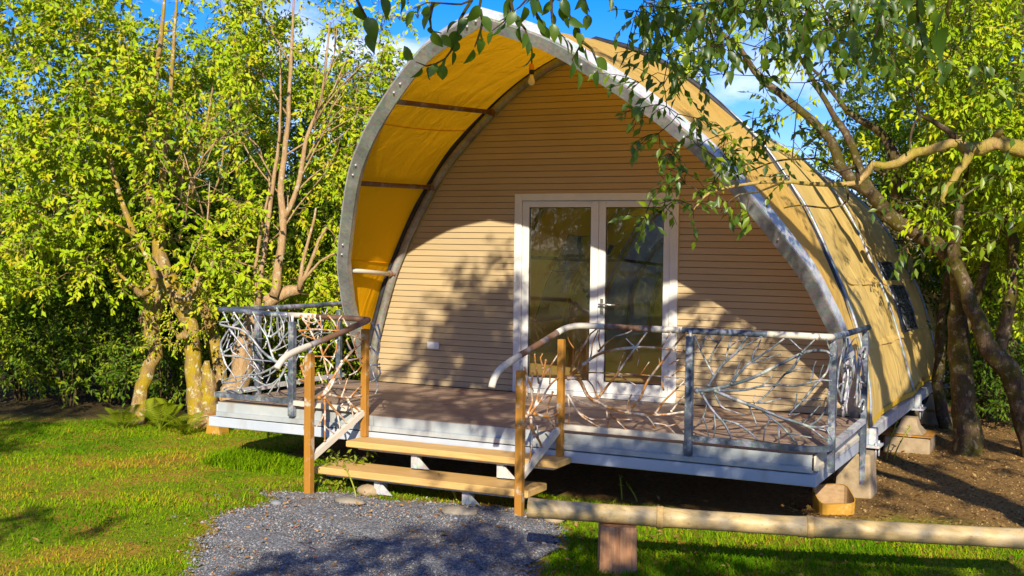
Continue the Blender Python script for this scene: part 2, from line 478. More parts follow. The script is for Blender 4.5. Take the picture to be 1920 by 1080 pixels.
M['stone'] = simple('grey_stone', (0.20, 0.17, 0.12), (0.32, 0.27, 0.20), 6, 0.9, 0.5, 0.02)
M['bark_chip'] = simple('dry_bark_chip', (0.42, 0.24, 0.09), (0.6, 0.38, 0.17), 9, 0.9)

# ------------------------------------------------------------------ ground


def fbm(x, y, s=1.0, seed=0):
    r = np.random.default_rng(seed); v = 0; a = 1.0
    for k in range(4):
        for q in range(3):
            th = r.uniform(0, 6.283); ph = r.uniform(0, 6.283); f = s * (2 ** k) * r.uniform(0.8, 1.2)
            v = v + a * np.sin((x * math.cos(th) + y * math.sin(th)) * f + ph) / 3
        a *= 0.5
    return v


def gz(x, y):
    x = np.asarray(x, float); y = np.asarray(y, float)
    z = -0.625 + 0.018 * fbm(x, y, 1.1, 3) + 0.006 * fbm(x, y, 5.0, 4)
    far = np.clip((np.hypot(x - 1, y + 2) - 9) / 30, 0, 1)
    return z + far * 0.25 * fbm(x, y, 0.12, 5) + 0.03 * np.clip((y + 2) / -3, 0, 1)


# zones on the ground (polygons on the plan)
PATH = [(-0.95, -3.05), (-0.62, -3.55), (-0.60, -4.1), (-0.25, -4.7), (0.2, -5.25), (0.7, -6.3), (1.6, -8.5), (3.0, -11.5), (4.5, -15), (7.2, -15), (5.6, -11.0),
        (4.0, -7.6), (2.75, -5.2), (2.22, -4.0), (2.18, -3.4), (2.05, -3.05), (1.75, -2.7), (1.3, -2.62), (0.4, -2.75), (-0.25, -2.85)]
DIRT = [(3.4, -1.25), (4.3, -1.55), (5.4, -1.75), (7.5, -1.2), (12, 2), (12, 30), (1, 30), (3.0, 9), (3.45, 4), (3.3, 0)]


def in_poly(x, y, poly):
    x = np.asarray(x, float); y = np.asarray(y, float); r = np.zeros(x.shape, bool); n = len(poly); j = n - 1
    for i in range(n):
        xi, yi = poly[i]; xj, yj = poly[j]
        c = ((yi > y) != (yj > y)) & (x < (xj - xi) * (y - yi) / (yj - yi + 1e-12) + xi)
        r ^= c; j = i
    return r


def poly_dist(x, y, poly):
    x = np.asarray(x, float); y = np.asarray(y, float); d = np.full(x.shape, 1e9); n = len(poly)
    for i in range(n):
        ax, ay = poly[i]; bx, by = poly[(i + 1) % n]; vx, vy = bx - ax, by - ay
        t = np.clip(((x - ax) * vx + (y - ay) * vy) / (vx * vx + vy * vy + 1e-12), 0, 1)
        d = np.minimum(d, np.hypot(x - ax - t * vx, y - ay - t * vy))
    return np.where(in_poly(x, y, poly), d, -d)


# ground material: earth with moss and dry grass colours; zone weights come from a plan attribute
n = N('lawn_soil'); at = n.n('ShaderNodeAttribute'); at.attribute_name = 'zone'
sx = n.n('ShaderNodeSeparateColor'); n.l(at.outputs['Color'], sx.inputs[0])
a = n.noise(1.6, 8, 0.7); b = n.noise(26, 6, 0.7); d = n.noise(150, 3, 0.6)
grass = n.mix(n.ramp(b, [(0.35, (0, 0, 0)), (0.62, (1, 1, 1))]), (0.11, 0.18, 0.006), (0.24, 0.29, 0.010))
dry = n.mix(n.ramp(b, [(0.4, (0, 0, 0)), (0.6, (1, 1, 1))]), (0.28, 0.16, 0.02), (0.46, 0.27, 0.04))
gr = n.mix(n.ramp(a, [(0.45, (0, 0, 0)), (0.60, (1, 1, 1))]), grass, dry)
dirt = n.mix(n.ramp(b, [(0.3, (0, 0, 0)), (0.7, (1, 1, 1))]), (0.13, 0.072, 0.024), (0.36, 0.21, 0.065))
col = n.mix(sx.outputs[0], gr, dirt)
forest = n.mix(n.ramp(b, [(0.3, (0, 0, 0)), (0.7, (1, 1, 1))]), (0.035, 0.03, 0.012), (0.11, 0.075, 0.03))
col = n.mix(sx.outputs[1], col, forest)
M['ground'] = n.done(col, 0.95, n.math('ADD', b, n.math('MULTIPLY', d, 0.4)), 0.8, 0.03, 0, 0.1)

xs = np.unique(np.concatenate([np.linspace(-250, -14, 14), np.linspace(-14, 12, 131), np.linspace(12, 250, 14)]))
ys = np.unique(np.concatenate([np.linspace(-250, -18, 12), np.linspace(-18, 22, 161), np.linspace(22, 300, 16)]))
X, Y = np.meshgrid(xs, ys); Z = gz(X, Y)
V = np.stack([X, Y, Z], -1).reshape(-1, 3); nx = len(xs)
I, J = np.meshgrid(np.arange(len(ys) - 1), np.arange(nx - 1), indexing='ij'); k = (I * nx + J).ravel()
ground = fast_mesh('ground', V, np.stack([k, k + 1, k + nx + 1, k + nx], -1), M['ground'], smooth=True)
dd = poly_dist(V[:, 0], V[:, 1], DIRT)
wd_ = np.clip(dd / 0.5 + 0.5 + 0.5 * fbm(V[:, 0], V[:, 1], 2.5, 8), 0, 1)
under = (np.abs(V[:, 0] - 0.9) < 3.1) & (V[:, 1] > -2.0)
wd_ = np.where(under, 1.0, wd_)
pd_ = poly_dist(V[:, 0], V[:, 1], PATH)
wd_ = np.maximum(wd_, np.clip(1.2 - np.abs(pd_ + 0.05) / 0.22 + 0.5 * fbm(V[:, 0], V[:, 1], 4, 6), 0, 1) * (V[:, 1] > -3.9))
TREEL = lambda x: -0.50 + 0.72 * (np.minimum(x, -2.0) + 4.75)            # the far edge of the lawn, where the wood begins
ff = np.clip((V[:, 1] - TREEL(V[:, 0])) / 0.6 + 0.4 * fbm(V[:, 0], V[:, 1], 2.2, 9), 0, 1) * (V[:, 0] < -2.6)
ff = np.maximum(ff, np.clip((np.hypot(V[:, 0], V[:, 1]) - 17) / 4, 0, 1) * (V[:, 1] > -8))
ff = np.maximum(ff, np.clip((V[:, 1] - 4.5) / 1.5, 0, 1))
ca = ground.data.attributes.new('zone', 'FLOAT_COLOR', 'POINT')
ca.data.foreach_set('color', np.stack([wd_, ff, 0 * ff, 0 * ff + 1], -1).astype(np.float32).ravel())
tag(ground, kind='structure')

# gravel path: a slightly crowned sheet with its own stones
n = N('grey_gravel'); v = n.n('ShaderNodeTexVoronoi'); v.inputs['Scale'].default_value = 70; n.l(n.tc.outputs['Object'], v.inputs['Vector'])
a = n.noise(2.2, 6, 0.7); b = n.noise(120, 3, 0.6)
bw = n.n('ShaderNodeRGBToBW'); n.l(v.outputs['Color'], bw.inputs[0])
c = n.ramp(bw.outputs[0], [(0.2, (0.12, 0.128, 0.14)), (0.55, (0.225, 0.23, 0.238)), (0.85, (0.38, 0.375, 0.365))])
c = n.mix(n.ramp(a, [(0.52, (0, 0, 0)), (0.7, (0.55, 0.55, 0.55))]), c, (0.33, 0.24, 0.13))
M['gravel'] = n.done(c, 0.95, n.math('ADD', n.math('MULTIPLY', v.outputs['Distance'], -1.0), b), 0.9, 0.02, 0, 0.1)
g = 0.09
px = np.arange(-1.6, 7.6, g); py = np.arange(-15, -2.3, g)
X, Y = np.meshgrid(px, py); jit = 0.10 * fbm(X, Y, 6, 11)
D = poly_dist(X, Y, PATH) + jit
Zp = gz(X, Y) + 0.008 + 0.035 * np.clip(D / 0.5, 0, 1) + 0.008 * fbm(X, Y, 9, 12)
V = np.stack([X, Y, Zp], -1).reshape(-1, 3); k0 = np.arange((len(py) - 1) * len(px)).reshape(len(py) - 1, len(px))[:, :-1].ravel()
F = np.stack([k0, k0 + 1, k0 + len(px) + 1, k0 + len(px)], -1)
F = F[(D.ravel()[F] > -0.02).all(1)]
use, inv = np.unique(F, return_inverse=True)
path = fast_mesh('gravel_path', V[use], inv.reshape(F.shape), M['gravel'], smooth=True)
tag(path, kind='structure')


def path_z(x, y):
    d = poly_dist(x, y, PATH)
    return gz(x, y) + np.where(d > 0, 0.01 + 0.035 * np.clip(d / 0.5, 0, 1), 0)


# ------------------------------------------------------------------ tent lodge
XC = 0.907
TILT = math.tan(math.radians(37))
WALL = np.array([(2.62, -0.02), (2.61, 0.3), (2.545, 0.59), (2.37, 1.16), (2.22, 1.49), (2.14, 1.66), (1.77, 2.28), (1.40, 2.69), (1.03, 3.03), (0.72, 3.25), (0.35, 3.435), (0, 3.53)])
FRONT = np.array([(2.72, 0.0), (2.71, 0.35), (2.64, 0.82), (2.585, 1.0), (2.48, 1.29), (2.375, 1.49), (1.93, 2.16), (1.615, 2.51), (1.225, 2.84), (0.70, 3.20), (0.38, 3.345), (0, 3.47)])


def half(prof):
    p = np.array(prof, float)
    q = smooth_line(np.column_stack([p, np.zeros(len(p))]), 0.05)[:, :2]
    s = np.concatenate([[0], np.cumsum(np.hypot(*np.diff(q, axis=0).T))]); s /= s[-1]
    t = np.linspace(0, 1, 41)
    return np.column_stack([np.interp(t, s, q[:, 0]), np.interp(t, s, q[:, 1])])


def arch(prof, off=0.0):
    """left foot -> ridge -> right foot, rows (x, z), pushed outward by off"""
    h = half(prof)
    t = np.gradient(h, axis=0); t /= np.linalg.norm(t, axis=1, keepdims=True)
    nn = np.column_stack([t[:, 1], -t[:, 0]])                 # outward for the right half
    h = h + nn * off
    h[-1, 0] = 0.0
    if off: h[-1, 1] = prof[-1][1] + off * 1.12
    right = np.column_stack([XC + h[:, 0], h[:, 1]]); left = np.column_stack([XC - h[:, 0], h[:, 1]])
    return np.vstack([left, right[::-1][1:]])


HULL_D = 0.13
# canvas section at each rib, foot to ridge: the tunnel stoops towards its rear end
SECT = [(0.0, [(2.78, -0.1), (2.76, 0.3), (2.63, 0.84), (2.42, 1.37), (2.17, 1.9), (2.02, 2.13), (1.74, 2.53), (1.54, 2.74), (1.2, 3.03), (0.85, 3.29), (0.45, 3.5), (0, 3.66)]),
        (2.85, [(2.78, -0.1), (2.74, 0.02), (2.53, 0.74), (2.31, 1.29), (2.0, 1.95), (1.72, 2.33), (1.40, 2.63), (1.0, 2.87), (0.5, 3.07), (0, 3.18)]),
        (5.2, [(2.77, -0.1), (2.74, 0.05), (2.52, 0.88), (2.31, 1.29), (2.04, 1.79), (1.66, 2.22), (1.36, 2.43), (1.0, 2.62), (0.5, 2.82), (0, 2.95)]),
        (6.6, [(2.76, -0.1), (2.73, 0.2), (2.55, 0.87), (2.19, 1.62), (1.98, 1.92), (1.7, 2.11), (1.36, 2.30), (1.0, 2.46), (0.5, 2.65), (0, 2.77)]),
        (7.9, [(2.75, -0.1), (2.70, 0.4), (2.55, 0.95), (2.28, 1.43), (2.10, 1.64), (1.8, 1.85), (1.5, 2.01), (1.0, 2.22), (0.5, 2.39), (0, 2.5)]),
        (9.1, [(2.74, -0.1), (2.71, 0.4), (2.56, 0.92), (2.28, 1.34), (2.10, 1.52), (1.75, 1.70), (1.38, 1.84), (0.9, 2.02), (0.45, 2.16), (0, 2.25)])]
RIBS = [y for y, _ in SECT]
def section(y, off=0.0):
    y = min(max(y, RIBS[0]), RIBS[-1]); i = min(len(SECT) - 2, int(np.searchsorted(RIBS, y, 'right')) - 1); t = (y - RIBS[i]) / (RIBS[i + 1] - RIBS[i])
    return arch(SECT[i][1], off) * (1 - t) + arch(SECT[i + 1][1], off) * t
def hull_half(y, z):
    a = section(y)[:41]; return float(np.interp(z, a[:, 1], XC - a[:, 0], right=0.0))
A_wall = arch(WALL); A_hull = section(0.0); A_front = arch(FRONT)
tent = empty('tent_lodge', (XC, 3.0, -0.1), 'arched glamping tent lodge with yellow canvas roof and tan boarded front standing on the deck', 'tent')


def hw_wall(z):
    h = half(WALL); return np.interp(z, h[:, 1], h[:, 0])


# front wall: backing panel with the boards laid on it
mb = MB()
pts = [(x, z) for x, z in A_wall]
front_wall = None
mb.add([(x, 0.012, z) for x, z in pts] + [(x, 0.09, z) for x, z in pts],
       [tuple(range(len(pts))), tuple(range(2 * len(pts) - 1, len(pts) - 1, -1))] + [(i, len(pts) + i, len(pts) + i + 1, i + 1) for i in range(len(pts) - 1)])
# opening for the doors: build the backing as strips instead of one sheet
mb = MB(); DX0, DX1, DZ = 0.0, 1.8134, 2.10
zz = np.unique(np.concatenate([np.linspace(-0.02, DZ, 24), np.linspace(DZ, 3.53, 20)]))
for z0, z1 in zip(zz[:-1], zz[1:]):
    w0, w1 = hw_wall(z0), hw_wall(z1)
    spans = [((XC - w0, XC - w1), (DX0, DX0)), ((DX1, DX1), (XC + w0, XC + w1))] if z1 <= DZ + 1e-6 else [((XC - w0, XC - w1), (XC + w0, XC + w1))]
    for (a0, a1), (b0, b1) in spans:
        mb.add([(a0, 0.012, z0), (b0, 0.012, z0), (b1, 0.012, z1), (a1, 0.012, z1)], [(0, 1, 2, 3)])
        mb.add([(a0, 0.09, z0), (b0, 0.09, z0), (b1, 0.09, z1), (a1, 0.09, z1)], [(3, 2, 1, 0)])
for x in (DX0, DX1):
    mb.add([(x, 0.012, -0.02), (x, 0.09, -0.02), (x, 0.09, DZ), (x, 0.012, DZ)], [(0, 1, 2, 3)])
mb.add([(DX0, 0.012, DZ), (DX0, 0.09, DZ), (DX1, 0.09, DZ), (DX1, 0.012, DZ)], [(0, 1, 2, 3)])
front_wall = mb.build('front_wall', M['backing'], tent)
PITCH_B = 0.0648
zb = 0.0
while zb < 3.50:
    z0, z1 = zb + 0.001, zb + PITCH_B - 0.0025
    spans = []
    if z0 < DZ:
        spans = [('L', DX0 - 0.002), ('R', DX1 + 0.002)]
        if z1 > DZ: z1 = min(z1, DZ + 0.06)
    if zb + PITCH_B > DZ and z0 < DZ:
        spans = [('L', DX0 - 0.002), ('R', DX1 + 0.002)]
    if not spans:
        spans = [('F', 0)]
    if z0 < DZ < zb + PITCH_B:
        spans.append(('M', 0))
    for side, xe in spans:
        if side == 'M': z0 = DZ + 0.001
        q = []
        for z in (z0, z1):
            w = max(0.02, float(hw_wall(z)) - 0.004)
            a = XC - w if side in 'LF' else (DX0 if side == 'M' else xe)
            b = XC + w if side in 'RF' else (DX1 if side == 'M' else xe)
            q.append((a, b))
        (a0, b0), (a1, b1) = q
        y0 = -0.016 + RNG.uniform(-0.0012, 0.0012); y1 = -0.008; m_ = z0 + 0.004
        mb = MB()
        # board face with a chamfered lower lip
        zl = [(y1 + 0.02, z0, a0, b0), (y0 + 0.006, z0, a0, b0), (y0, m_, a0, b0), (y0 + 0.004, z1, a1, b1), (y1 + 0.02, z1, a1, b1)]
        Vv = [(a, y, z) for y, z, a, b in zl] + [(b, y, z) for y, z, a, b in zl]
        mb.add(Vv, [(0, 1, 6, 5)[::-1], (1, 2, 7, 6)[::-1], (2, 3, 8, 7)[::-1], (3, 4, 9, 8)[::-1], (0, 1, 2, 3, 4), (9, 8, 7, 6, 5)])
        mb.build('cladding_board', M['clad'], front_wall)
    zb += PITCH_B

# double door
door = None
mb = MB(); fw = 0.085; yf = -0.035; yb_ = 0.085
for lo, hi in (((0, yf, 0.0), (fw, yb_, DZ)), ((DX1 - fw, yf, 0.0), (DX1, yb_, DZ)), ((fw, yf, DZ - 0.075), (DX1 - fw, yb_, DZ)), ((fw, yf, 0.0), (DX1 - fw, yb_, 0.05))):
    mb.box(lo, hi, 0.004)
door = mb.build('double_door', M['pvc'], tent)
xm = 0.955
for k, (x0, x1, stl, str_) in enumerate(((fw + 0.003, xm - 0.002, 0.075, 0.085), (xm + 0.002, DX1 - fw - 0.003, 0.075, 0.07))):
    mb = MB(); z0, z1 = 0.053, DZ - 0.078; y0, y1 = -0.018, 0.045
    rb, rt = 0.115, 0.066
    mb.box((x0, y0, z0), (x0 + stl, y1, z1), 0.004).box((x1 - str_, y0, z0), (x1, y1, z1), 0.004)
    mb.box((x0 + stl, y0, z0), (x1 - str_, y1, z0 + rb), 0.004).box((x0 + stl, y0, z1 - rt), (x1 - str_, y1, z1), 0.004)
    lf = mb.build('door_leaf', M['pvc'], door)
    g_ = MB()
    for lo, hi in (((x0 + stl, 0.0, z0 + rb), (x0 + stl + 0.008, 0.02, z1 - rt)), ((x1 - str_ - 0.008, 0.0, z0 + rb), (x1 - str_, 0.02, z1 - rt)),
                   ((x0 + stl + 0.008, 0.0, z0 + rb), (x1 - str_ - 0.008, 0.02, z0 + rb + 0.008)), ((x0 + stl + 0.008, 0.0, z1 - rt - 0.008), (x1 - str_ - 0.008, 0.02, z1 - rt))):
        g_.box(lo, hi)
    g_.build('glazing_seal', M['black'], door)
    MB().box((x0 + stl + 0.009, 0.008, z0 + rb + 0.009), (x1 - str_ - 0.009, 0.012, z1 - rt - 0.009)).build('glass_pane', M['glass'], door)
mb = MB(); mb.box((0.985, -0.024, 0.86), (1.02, -0.017, 1.02), 0.002)
mb.tube([(1.003, -0.02, 0.965), (1.003, -0.065, 0.965)], 0.010, 8).tube([(0.985, -0.065, 0.965), (1.03, -0.068, 0.965), (1.17, -0.066, 0.962)], 0.0095, 8)
mb.tube([(1.003, -0.018, 0.90), (1.003, -0.03, 0.90)], 0.008, 8)
mb.build('door_handle', M['chrome'], door)
mb = MB(); mb.box((-1.055, -0.034, 0.405), (-0.908, -0.017, 0.482), 0.004)
ou = mb.build('socket_plate', M['white'], tent)
MB().box((-1.03, -0.037, 0.425), (-0.99, -0.0335, 0.462), 0.0015).box((-0.975, -0.037, 0.425), (-0.935, -0.0335, 0.462), 0.0015).build('socket_switch', M['white'], ou)

# inner arch tube against the wall, and the dark seal between it and the canvas
def arch_tube(name, A, y, r, mat, parent, n=10):
    return MB().tube(np.column_stack([A[:, 0], np.full(len(A), y), A[:, 1]]), r, n).build(name, mat, parent)
arch_tube('inner_arch_tube', arch(WALL, 0.045), -0.04, 0.046, M['tube'], tent)
A_s = arch(WALL, 0.115)
arch_tube('dark_seal', A_s, -0.045, 0.032, M['black'], tent, 8)

# front arch: a steel box section leaning forward
up_t = np.array([0, -math.sin(math.radians(37)), math.cos(math.radians(37))]); nt_ = np.array([0, -math.cos(math.radians(37)), -math.sin(math.radians(37))])
def front3(A):
    return np.column_stack([A[:, 0], -A[:, 1] * TILT, A[:, 1]])
P = front3(A_front)
T, _, _ = frames(P)
Bn = np.cross(T, nt_); Bn /= np.linalg.norm(Bn, axis=1, keepdims=True)
mid = front3(arch(FRONT, -0.06)) ; sgn = np.sign(((mid - P) * Bn).sum(1).mean()); Bi = Bn * sgn     # inward in the tilted plane
Nn = np.repeat(nt_[None], len(P), 0)
mb = MB()
mb.sweep(P, [(0, 0.03), (0.112, 0.03), (0.112, 0.018), (0.118, 0.012), (0.118, -0.05), (0.104, -0.05), (0.104, 0.016), (0.012, 0.016), (0.012, -0.07), (0, -0.07)], Bi, Nn)
farch = mb.build('front_arch_beam', M['arch'], tent)
mb = MB()
mb.sweep(P, [(-0.016, 0.022), (-0.002, 0.022), (-0.002, -0.10), (-0.016, -0.10)], Bi, Nn)
mb.build('arch_cover_strip', M['galv_lt'], farch)
# bolt heads in pairs
S = np.concatenate([[0], np.cumsum(np.linalg.norm(np.diff(P, axis=0), axis=1))])
bolt_me = None
for s in list(np.arange(0.75, S[-1] - 0.3, 1.12)):
    for ds in (0, 0.10):
        i = int(np.searchsorted(S, s + ds)); p = P[i] + Bi[i] * 0.045 + nt_ * 0.03
        if bolt_me is None:
            b = MB(); b.tube([(0, 0, 0), nt_ * 0.014], 0.011, 6); bo = b.build('bolt', M['galv_lt'], farch); bolt_me = bo.data
        else:
            bo = bpy.data.objects.new('bolt', bolt_me); COL.objects.link(bo); bo.parent = farch
        bo.location = tuple(p + root_loc(farch) * 0 + (0 if bo.data.users == 1 else 0))
for o in bpy.data.objects:                                       # bolts share one mesh built round the tent's own origin
    if o.name.startswith('bolt') and o.data is bolt_me:
        o.location = tuple(np.array(o.location[:]))
# awning canvas, front arch back to the wall
rows = 26
Bk = np.column_stack([A_hull[:, 0], np.full(len(A_hull), 0.0), A_hull[:, 1]])
Fr = P + nt_ * -0.03
G = []
for i in range(rows):
    t = i / (rows - 1)
    row = Bk * (1 - t) + Fr * t
    sag = math.sin(math.pi * t) * 0.05
    dirc = np.column_stack([-(row[:, 0] - XC), 0 * row[:, 0], -(row[:, 2] - 0.8)]); dirc /= np.linalg.norm(dirc, axis=1, keepdims=True) + 1e-9
    w = sag * (0.25 + 0.5 * np.abs(np.sin(np.linspace(0, math.pi * 8, len(row)))) ** 0.5) * np.clip((row[:, 2]) / 1.0, 0, 1)
    G.append(row + dirc * w[:, None])
MB().grid(np.array(G)).build('awning_canvas', M['glow_canvas'], tent)
# stitched lap seams on the inside of the awning
for fr_ in (0.16, 0.335, 0.665, 0.84):
    j = int(fr_ * 80); q = np.array([G[i][j] for i in range(rows)]); q = q + nrm(np.array([XC, q[:, 1].mean(), 0.8]) - q.mean(0)) * 0.006
    MB().tube(q, 0.005, 5).build('canvas_seam', M['glow_canvas'], tent)
# awning spreader tubes
for fr_ in (0.135, 0.255, 0.365):
    for s in (fr_, 1 - fr_):
        j = int(round(s * 80)); a = Bk[j] + np.array([0, -0.05, 0]); b = Fr[j]
        inw = nrm(np.array([XC, 0, 0.9]) - np.array([a[0], 0, a[2]])) * 0.075
        pu = MB(); pu.tube([a + inw, a + inw + (b - a) * 0.5, b + inw * 0.9], 0.024, 8)
        pr = pu.build('spreader_tube', M['rust_rail'] if fr_ > 0.2 else M['bleach'], tent)
        cl = MB(); dv = nrm(b - a); cl.tube([a + inw - dv * 0.005, a + inw + dv * 0.075], 0.036, 8); cl.tube([a + inw + dv * 0.03 + inw * 0.3, a + inw + dv * 0.03 + inw * 0.75], 0.012, 6)
        cl.build('clamp', M['rust_rail'], pr)

# roof canvas in bays between the ribs
Ah = A_hull.copy(); NA = len(Ah)
def hull_shape(y, t, amp):
    """profile at y; t position 0..1 inside the bay, canvas sinks a little between the ribs"""
    s = math.sin(math.pi * t) * amp
    Ah = section(y); c = Ah - np.array([XC, 0.9]); ln = np.linalg.norm(c, axis=1, keepdims=True)
    return np.column_stack([Ah[:, 0] - c[:, 0] / ln[:, 0] * s, np.full(NA, y), Ah[:, 1] - c[:, 1] / ln[:, 0] * s])
jj = np.arange(NA)
zmid = (Ah[:-1, 1] + Ah[1:, 1]) / 2
WIN = {1: [('R', 0.62, 1.62, 0.28, 0.68), ('L', 0.55, 1.85, 0.50, 0.94)], 2: [('L', 0.55, 1.75, 0.06, 0.60)]}
for bi, (y0, y1) in enumerate(zip(RIBS[:-1], RIBS[1:])):
    nr = 17; G = np.array([hull_shape(y0 + (y1 - y0) * i / (nr - 1), i / (nr - 1), 0.045) for i in range(nr)])
    # wrinkles
    for i in range(1, nr - 1):
        wv = 0.006 * np.sin(jj * 1.1 + bi * 2 + i * 0.9) + 0.005 * RNG.uniform(-1, 1, NA)
        G[i, :, 0] += wv * np.sign(G[i, :, 0] - XC); G[i, 2:-2, 2] += wv[2:-2]
    def skip(i, j, bi=bi, nr=nr):
        for side, za, zb2, ta, tb in WIN.get(bi, []):
            left = j < NA // 2
            t = (i + 0.5) / (nr - 1)
            if (side == 'L') == left and za < zmid[j] < zb2 and ta < t < tb:
                return True
        return False
    mat = M['canvas'] if bi < 3 else M['vinyl']
    pan = MB().grid(G, skip).build('roof_canvas', mat, tent)
    # horizontal lap seams, sagging between ribs
    for zs, sg in ((1.30, 0.05), (0.62, 0.015)):
        for side in (0, 1):
            j = int(np.argmin(np.abs(Ah[:NA // 2, 1] - zs))); j = j if side == 0 else NA - 1 - j
            q = []
            for i in range(nr):
                t = i / (nr - 1); dz = sg * math.sin(math.pi * t)
                p0 = G[i][j].copy(); p0[2] -= dz
                hw = hull_half(p0[1], p0[2]) - 0.045 * math.sin(math.pi * t) + 0.012
                p0[0] = XC + (hw if side else -hw); q.append(p0)
            fl = MB(); q = np.array(q); lo = q.copy(); lo[:, 2] -= 0.035; lo[:, 0] += 0.012 * (1 if side else -1)
            hi = q.copy(); hi[:, 2] += 0.03; hi[:, 0] -= 0.02 * (1 if side else -1)
            fl.grid(np.array([hi, q, lo])).build('lap_seam', mat, pan)
    # windows with bars
    for side, za, zb2, ta, tb in WIN.get(bi, []):
        js = [j for j in range(NA - 1) if ((j < NA // 2) == (side == 'L')) and za < zmid[j] < zb2]
        iss = [i for i in range(nr - 1) if ta < (i + 0.5) / (nr - 1) < tb]
        sub = G[iss[0]:iss[-1] + 2, js[0]:js[-1] + 2].copy()
        sub[:, :, 0] -= 0.01 * (1 if side == 'R' else -1)
        win = MB().grid(sub).build('side_window', M['vinyl_clear'] if side == 'R' else M['glass'], tent)
        out_ = np.array([0.014 if side == 'R' else -0.014, 0, 0.004])
        fr = MB(); a_, b_ = sub.shape[:2]
        for line in (sub[0], sub[-1], sub[:, 0], sub[:, -1]):
            fr.tube(line + out_, 0.014, 6)
        fr.build('window_frame', M['galv'], win)
        for q in range(1, 5):
            jx = int(round(q * (b_ - 1) / 5)); MB().tube(sub[:, jx] + out_ * 0.6, 0.005 if q != 3 else 0.014, 5).build('window_bar', M['galv'], win)
        for q in (1, 2):
            ix = int(round(q * (a_ - 1) / 3)); MB().tube(sub[ix] + out_ * 0.6, 0.005, 5).build('window_bar', M['galv'], win)
    if bi < 3:                                                      # yellow hem along the foot
        for side in (0, -1):
            q = G[:, side].copy(); hi = q.copy(); hi[:, 2] += 0.055; s_ = -0.008 if side == 0 else 0.008; q[:, 0] += s_; hi[:, 0] += s_
            MB().grid(np.array([q, hi])).build('hem_strip', M['hem'], pan)
# closing rear wall
q = hull_shape(RIBS[-1], 0, 0)
mb = MB(); mb.add(np.vstack([q, [[XC, RIBS[-1], 0.8]]]), [(i, i + 1, NA) for i in range(NA - 1)]); mb.build('rear_wall', M['canvas'], tent)
# ribs: outer steel pipes and inner arches
for i, y in enumerate(RIBS):
    A2 = arch(SECT[i][1], 0.010)
    arch_tube('roof_rib', A2, y + (0.03 if i == 0 else 0), 0.016, M['rib'], tent, 8)
    A3 = arch(SECT[i][1], -0.06)
    if 0 < i:
        arch_tube('inner_rib', A3, y, 0.03, M['galv_lt'], tent, 8)
# purlins inside, running along the tunnel under the canvas
for jf in (14, 24):
    for j in (jf, 80 - jf):
        q = np.array([np.r_[section(y, -0.10)[j][0], y, section(y, -0.10)[j][1]] for y in np.linspace(0.12, 9.0, 12)])
        MB().tube(q, 0.024, 8).build('inner_purlin', M['black'], tent)
# base beams and foot plates
for s in (-1, 1):
    x = XC + s * 2.74
    MB().box((x - 0.05, 0.10, -0.235), (x + 0.05, 9.1, -0.115), 0.004).build('base_beam', M['galv_lt'], tent)
    for i, y in enumerate(RIBS):
        fp = MB(); fp.box((x - 0.10 + s * 0.06, y - 0.13, -0.262), (x + 0.10 + s * 0.06, y + 0.13, -0.240), 0.003)
        fp.box((x + s * 0.055 - 0.004, y - 0.06, -0.24), (x + s * 0.055 + 0.06, y + 0.06, -0.09), 0.004)
        pl = fp.build('foot_plate', M['galv_lt'], tent)
        for q in (-0.08, 0.08):
            MB().tube([(x + s * 0.12, y + q, -0.36), (x + s * 0.12, y + q, -0.215)], 0.011, 6).build('anchor_bolt', M['galv_lt'], pl)
# interior floor
MB().box((XC - 2.60, 0.095, -0.09), (XC + 2.60, 9.0, -0.01)).build('interior_floor', M['floor_in'], tent)

# hanging bulb
bl = empty('hanging_bulb', (0.742, -1.2, 3.5), 'bare frosted light bulb hanging by its cord under the awning', 'light bulb')
MB().tube([(0.735, -1.2, 3.47), (0.745, -1.2, 3.36), (0.742, -1.2, 3.255)], 0.006, 6).build('cord', M['black'], bl)
MB().lathe([(0.018, 0.055), (0.024, 0.05), (0.026, 0.01), (0.024, 0.0)], (0.742, -1.2, 3.205), 14).build('socket', M['orange'], bl)
MB().lathe([(0.022, 0.0), (0.024, -0.01), (0.024, -0.035), (0.020, -0.04)], (0.742, -1.2, 3.205), 14).build('cap', M['black'], bl)
MB().lathe([(0.015, 0.0), (0.018, -0.02), (0.027, -0.045), (0.033, -0.065), (0.031, -0.085), (0.020, -0.10), (0.004, -0.106)], (0.742, -1.2, 3.165), 16).build('glass_bulb', M['bulb'], bl)

# ------------------------------------------------------------------ deck
XL, XR, YF = -2.16, 3.72, -2.25
deck = empty('deck', (0.9, -1.1, -0.34), 'brown boarded deck on pale steel beams in front of the tent', 'deck')
yb = YF + 0.012; w = 0.139; k = 0
while yb < -0.06:
    y1 = min(yb + w - 0.006, -0.04)
    MB().box((XL + 0.04, yb, -0.032), (XR - 0.06, y1, RNG.uniform(-0.0015, 0.0015)), 0.003).build('floor_board', M['decking'], deck)
    yb += w
x0, x1 = -2.10, 3.66
mb = MB()
sec = [(-2.238, -0.004), (-2.252, -0.004), (-2.252, -0.088), (-2.284, -0.096), (-2.284, -0.136), (-2.238, -0.136)]
def prism_x(sec, xa, xb):
    m_ = MB(); n_ = len(sec)
    m_.add([(xa, y, z) for y, z in sec] + [(xb, y, z) for y, z in sec], [(i, (i + 1) % n_, n_ + (i + 1) % n_, n_ + i)[::-1] for i in range(n_)] + [tuple(range(n_)), tuple(range(2 * n_ - 1, n_ - 1, -1))])
    return m_
